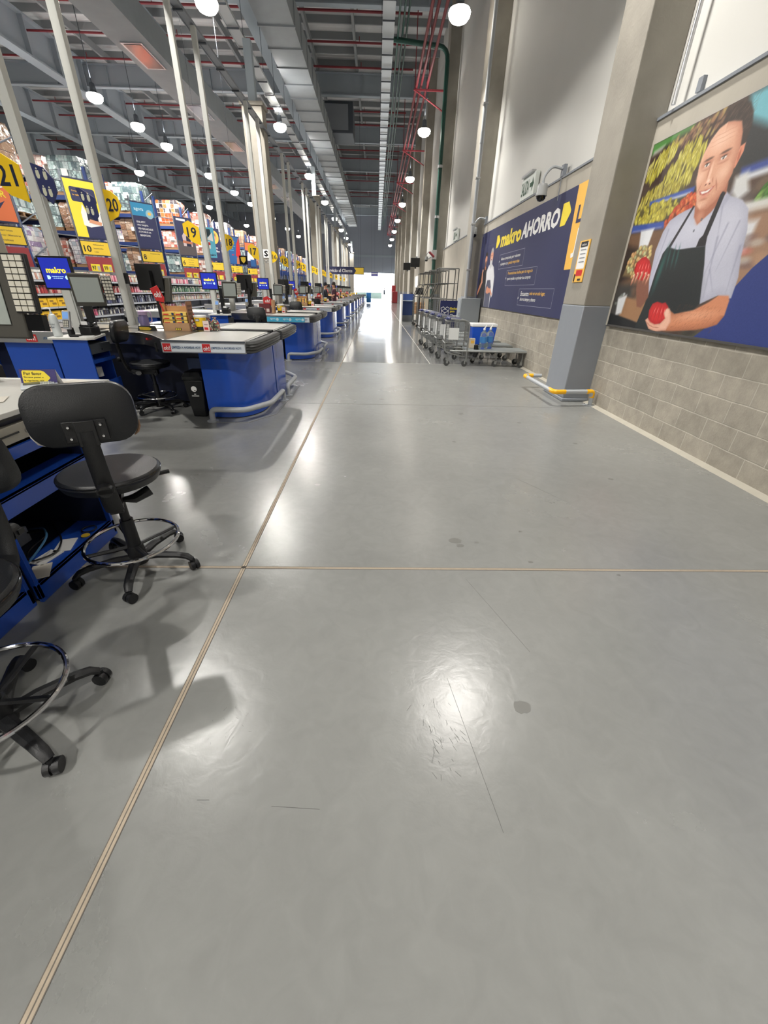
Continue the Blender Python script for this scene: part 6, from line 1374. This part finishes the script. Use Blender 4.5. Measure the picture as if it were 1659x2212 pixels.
for a, b in (((.06, .9), (.18, .84)), ((.18, .84), (.30, .9)), ((.30, .9), (.18, .96)), ((.18, .96), (.06, .9)), ((.06, .9), (.06, .74)), ((.06, .74), (.18, .67)), ((.18, .67), (.30, .74)), ((.30, .74), (.30, .9)), ((.18, .84), (.18, .67)), ((.06, .9), (.03, .99)), ((.03, .99), (.12, 1.03)), ((.30, .9), (.33, .99)), ((.33, .99), (.24, 1.03)), ((.12, 1.03), (.18, .96)), ((.24, 1.03), (.18, .96))): seg2(a, b)
mb.build('box_drawing', t)
t = thing('electric_cabinet', 'grey steel electric cabinet at the foot of the second wall pillar', 'cabinet', (2.8, 14.3, 0))
MB().box(2.72, 3.34, 14.55, 15.2, .35, 1.32, M('cabinet_grey', (150, 156, 160), .45)).build('cabinet_body', t, world=True, bevel=.006); MB().box(2.71, 2.72, 14.6, 15.15, .4, 1.27, M('cabinet_grey2', (158, 164, 168), .45)).build('door', t, world=True); MB().box(2.70, 2.71, 14.66, 14.68, .8, .9, blk).build('latch', t, world=True); MB().box(2.76, 3.3, 14.6, 15.15, 0, .35, concr).build('plinth', t, world=True)
# beige cabinet, boxes on a trolley, blue counter, monitors on pillars
t = thing('beige_locker', 'tall beige cabinet standing by the third wall pillar', 'cabinet', (3.0, 28.6, 0))
MB().box(2.55, 3.3, 28.4, 30.4, 0, 2.35, M('locker_beige', (182, 176, 160), .5)).build('locker_body', t, world=True, bevel=.01); MB().box(2.5, 2.55, 28.45, 30.3, 1.7, 2.3, white).build('side_panel', t, world=True)
fc = thing('box_trolley', 'grey trolley loaded with brown cartons beside the blue counter', 'trolley', (2.5, 27.0, 0))
mb = MB(); mb.box(2.1, 2.95, 26.7, 27.4, .26, .3, zinc); mb.build('deck', fc, world=True)
mb = MB(); mb.tube(arcpath([(2.08, 26.75, .1), (2.08, 26.75, 1.05), (2.08, 27.35, 1.05), (2.08, 27.35, .1)], .1), .018, zinc, 8); mb.tube([(2.08, 26.75, .6), (2.08, 27.35, .6)], .012, zinc, 6); mb.build('handle', fc, world=True)
for x, y in ((2.1, 26.78), (2.1, 27.3), (2.85, 26.78), (2.85, 27.3)):
    mb = MB(); caster(mb, x, y, .08); mb.cyl((x, y, .1), (x, y, .27), .014, zinc, seg=6); mb.build('wheel', fc, world=True)
for i, (z, w) in enumerate(((.302, .62), (.60, .66))):
    t = thing('brown_carton', ('lower brown carton on the trolley by the blue counter', 'upper brown carton on the trolley by the blue counter')[i], 'box', (2.52, 27.05, z)); MB().box(-w/2, w/2, -.25, .25, 0, .295, card).build('carton_body', t, bevel=.008); MB().box(-w/2, w/2, -.253, -.25, .13, .16, M('tape', (220, 190, 150), .4)).build('tape', t)
t = thing('reception_counter', 'dark blue counter with white edge panel on the right, past the trolleys', 'counter', (1.6, 25.0, 0))
MB().box(1.28, 1.36, 23.6, 24.9, 0, 1.32, white).build('white_side_panel', t, world=True); MB().box(1.36, 2.05, 24.8, 25.0, .12, 1.34, M('counter_blue', (44, 70, 128), .4)).build('front_panel', t, world=True); MB().box(1.3, 2.1, 24.4, 25.1, 1.0, 1.03, M('counter_top', (200, 208, 214), .3)).build('counter_top', t, world=True); MB().box(1.38, 2.0, 24.78, 24.8, 0, .3, greypd).build('kick_panel', t, world=True)
for i, (y, z, l) in enumerate(((33.05, 2.95, 'black wall box on the fourth wall pillar'), (41.95, 3.1, 'black wall box on the fifth wall pillar'))):
    t = thing('wall_box', l, 'box', (2.7, y, z)); MB().box(-.35, .28, -.06, .04, 0, .55, blk).build('box_body', t, bevel=.01); MB().box(-.05, .05, -.03, .03, -.1, 0, blk).build('bracket', t); MB().box(.0, .1, -.05, .04, .55, .63, greypd).build('gland', t)
t = thing('wall_monitor', 'black monitor on the wall behind the seated attendant', 'monitor', (2.5, 26.5, 1.3)); MB().box(-.25, .2, -.03, .03, 0, .35, blk).build('screen', t, bevel=.01); MB().box(-.03, .03, -.02, .02, -1.3, 0, blk).build('stand', t)
t = thing('red_kiosk', 'dark red vending kiosk against the right wall near the bright opening', 'kiosk', (2.4, 60, 0))
mr = M('kiosk_red', (136, 34, 40), .45)
MB().box(1.95, 2.7, 59.5, 61, .02, 1.35, mr).build('kiosk_body', t, world=True, bevel=.03); MB().box(2.0, 2.5, 61.2, 63, .02, 2.05, mr).build('tall_body', t, world=True, bevel=.03); MB().box(1.98, 2.02, 59.4, 59.5, .05, 1.3, M('kiosk_rail', (200, 190, 190), .4)).build('side_rail', t, world=True)
t = thing('blue_trolley_bag', 'bright blue wheeled bag in the aisle at the far end of the counters', 'bag', (-1.0, 57, 0)); MB().box(-.28, .28, -.2, .2, .08, 1.15, M('bag_blue', (36, 110, 176), .6)).build('bag_body', t, bevel=.06); MB().tube(arcpath([(-.2, .1, 1.1), (-.2, .1, 1.35), (.2, .1, 1.35), (.2, .1, 1.1)], .08), .02, blk, 6).build('handle', t)
t = thing('far_barrier', 'low pale glass barrier across the bright opening', 'barrier', (0, 84, 0)); MB().box(-3.6, .9, 83.9, 84, .05, 1.0, M('barrier_glass', (160, 180, 172), .2, trans=.3)).build('glass_panel', t, world=True); MB().box(-3.6, .9, 83.88, 84.02, 1.0, 1.05, alu).build('top_rail', t, world=True)

# ================================================================ PEOPLE
def person(name_, label, loc, rz, top, pants, pose='stand', sc=1.0, hood=False):
    t = thing('person', label, 'person', loc, rz)
    V = []; E_ = []
    def add(p, r, par=None):
        V.append((Vector(p)*sc, r*sc)); i = len(V)-1
        if par is not None: E_.append((par, i))
        return i
    hips = .95 if pose != 'sit' else .55
    pel = add((0, 0, hips), .13); wa = add((0, 0, hips+.17), .125, pel); ch = add((0, .01, hips+.38), .145, wa); sh = add((0, 0, hips+.50), .09, ch); nk = add((0, .0, hips+.57), .052, sh)
    h1 = add((0, .03, hips+.66), .082, nk); h2 = add((0, .03, hips+.76), .085, h1)
    ends = []
    for s in (-1, 1):
        a = add((s*.17, 0, hips+.48), .058, sh)
        if pose == 'reach' or pose == 'sit': e = add((s*.22, .06, hips+.24), .045, a); w = add((s*.14, .28, hips+.20), .03, e); h = add((s*.12, .35, hips+.20), .03, w)
        else: e = add((s*.23, -.02, hips+.20), .043, a); w = add((s*.24, .04, hips-.03), .03, e); h = add((s*.24, .06, hips-.11), .03, w)
        ends.append((V[h][0], (V[h][0]-V[w][0]).normalized()))
        lp = add((s*.09, 0, hips-.07), .095, pel)
        if pose == 'sit': k = add((s*.11, .40, hips-.05), .062, lp); f = add((s*.11, .38, .09), .042, k); add((s*.11, .50, .04), .038, f)
        else: k = add((s*.10, .02, .49), .062, lp); f = add((s*.10, 0, .09), .042, k); add((s*.11, .13, .04), .038, f)
    bm = bmesh.new(); sl = bm.verts.layers.skin.verify(); vs = []
    for i, (p, r) in enumerate(V):
        v = bm.verts.new(p); v[sl].radius = (r, r); v[sl].use_root = (i == 0); vs.append(v)
    for a, b in E_: bm.edges.new((vs[a], vs[b]))
    me = bpy.data.meshes.new('b'); bm.to_mesh(me); bm.free()
    ob = bpy.data.objects.new('b', me); COL.objects.link(ob); ob.modifiers.new('s', 'SKIN').use_smooth_shade = True; ob.modifiers.new('u', 'SUBSURF').levels = 2
    bpy.context.view_layer.update(); dg = bpy.context.evaluated_depsgraph_get(); ev = bpy.data.meshes.new_from_object(ob.evaluated_get(dg)); bpy.data.objects.remove(ob)
    bm = bmesh.new(); bm.from_mesh(ev)
    for p, d in ends:   # five fingers on each hand
        sd = d.cross(Vector((0, 0, 1))); sd = sd.normalized() if sd.length > .1 else Vector((1, 0, 0))
        q = MB()
        for i in range(5):
            L_ = (.045, .065, .072, .066, .052)[i]; b0 = p+sd*(i-2)*.014*sc+d*.01; tip = b0+d*L_+Vector((0, 0, -.02)); 
            if i == 0: tip = b0+(d-sd*.8).normalized()*.05
            q.tube([b0, (b0+tip)/2+Vector((0, 0, .004)), tip], [.009, .008, .006], skinr, 6)
        tm = bpy.data.meshes.new('f'); q.bm.to_mesh(tm); bm.from_mesh(tm); q.bm.free()
    bm.to_mesh(ev)
    for m in (skinr, top, pants, blk): ev.materials.append(m)
    for f in ev.polygons:
        z = f.center.z/sc; x = abs(f.center.x/sc); y_ = f.center.y/sc
        arm = x > .165 and z > hips-.2 and pose != 'sit' or (pose in ('reach', 'sit') and y_ > .15 and z > hips+.1)
        if z > hips+.545: i = 0
        elif arm and z < hips+.30: i = 0 if not hood else (1 if z > hips-.05 and y_ < .3 else 0)
        elif z > hips+.0: i = 1
        elif z < .1: i = 3
        else: i = 2
        f.material_index = i; f.use_smooth = True
    body = bpy.data.objects.new('body', ev); COL.objects.link(body); body.parent = t
    mb = MB(); hz = (hips+.78)*sc; c = (0, .01*sc, hz)
    mb.lathe([(.0, -.09), (.07, -.08), (.100, -.04), (.102, .02), (.08, .07), (.04, .095), (.0, .10)], c, cloth_d if hood else hairm, 16); mb.build('hood' if hood else 'hair', t)
    # simple face: nose, eyes, mouth, ears
    mb = MB(); fy = .112*sc; fz = (hips+.715)*sc
    mb.cbox((0, fy+.01, fz), (.018, .03, .035), skinr)
    for s in (-1, 1): mb.cbox((s*.03, fy, fz+.02), (.018, .01, .008), hairm); mb.cbox((s*.088, .03, fz), (.012, .03, .045), skinr)
    mb.cbox((0, fy-.003, fz-.04), (.04, .008, .008), M('lips', (160, 90, 84), .6)); mb.build('face_features', t)
    return t
person('p', 'cashier in a maroon polo standing at the fifth lane pair, leaning towards the belt', (-2.25, 24.2, 0), 1.9, cloth_m, cloth_m, 'reach')
person('p', 'person in a dark hooded jacket standing between the lanes, left of the maroon cashier', (-2.62, 23.4, 0), -1.3, cloth_d, cloth_d, 'reach', .98, hood=True)
person('p', 'person in dark clothes standing far away before the bright opening', (1.35, 82.5, 0), PI, M('slate_cloth', (60, 66, 84), .9), cloth_d, 'stand')
person('p', 'attendant in dark uniform seated at the blue counter on the right', (1.95, 26.0, .0), 1.2, cloth_d, cloth_d, 'sit')
t = thing('attendant_stool', 'dark stool under the attendant at the blue counter', 'stool', (1.95, 26.0, 0)); MB().cyl((0, 0, .40), (0, 0, .45), .18, blk, seg=20).build('seat', t); mb = MB(); mb.cyl((0, 0, .02), (0, 0, .40), .03, blk)
for a in range(4): mb.cyl((0, 0, .06), (.22*math.cos(a*PI/2), .22*math.sin(a*PI/2), .02), .015, blk, seg=6)
mb.build('pedestal', t)
for o in COL.objects:
    if o.get('label') == 'x': o['label'] = o.name.split('.')[0].replace('_', ' ')
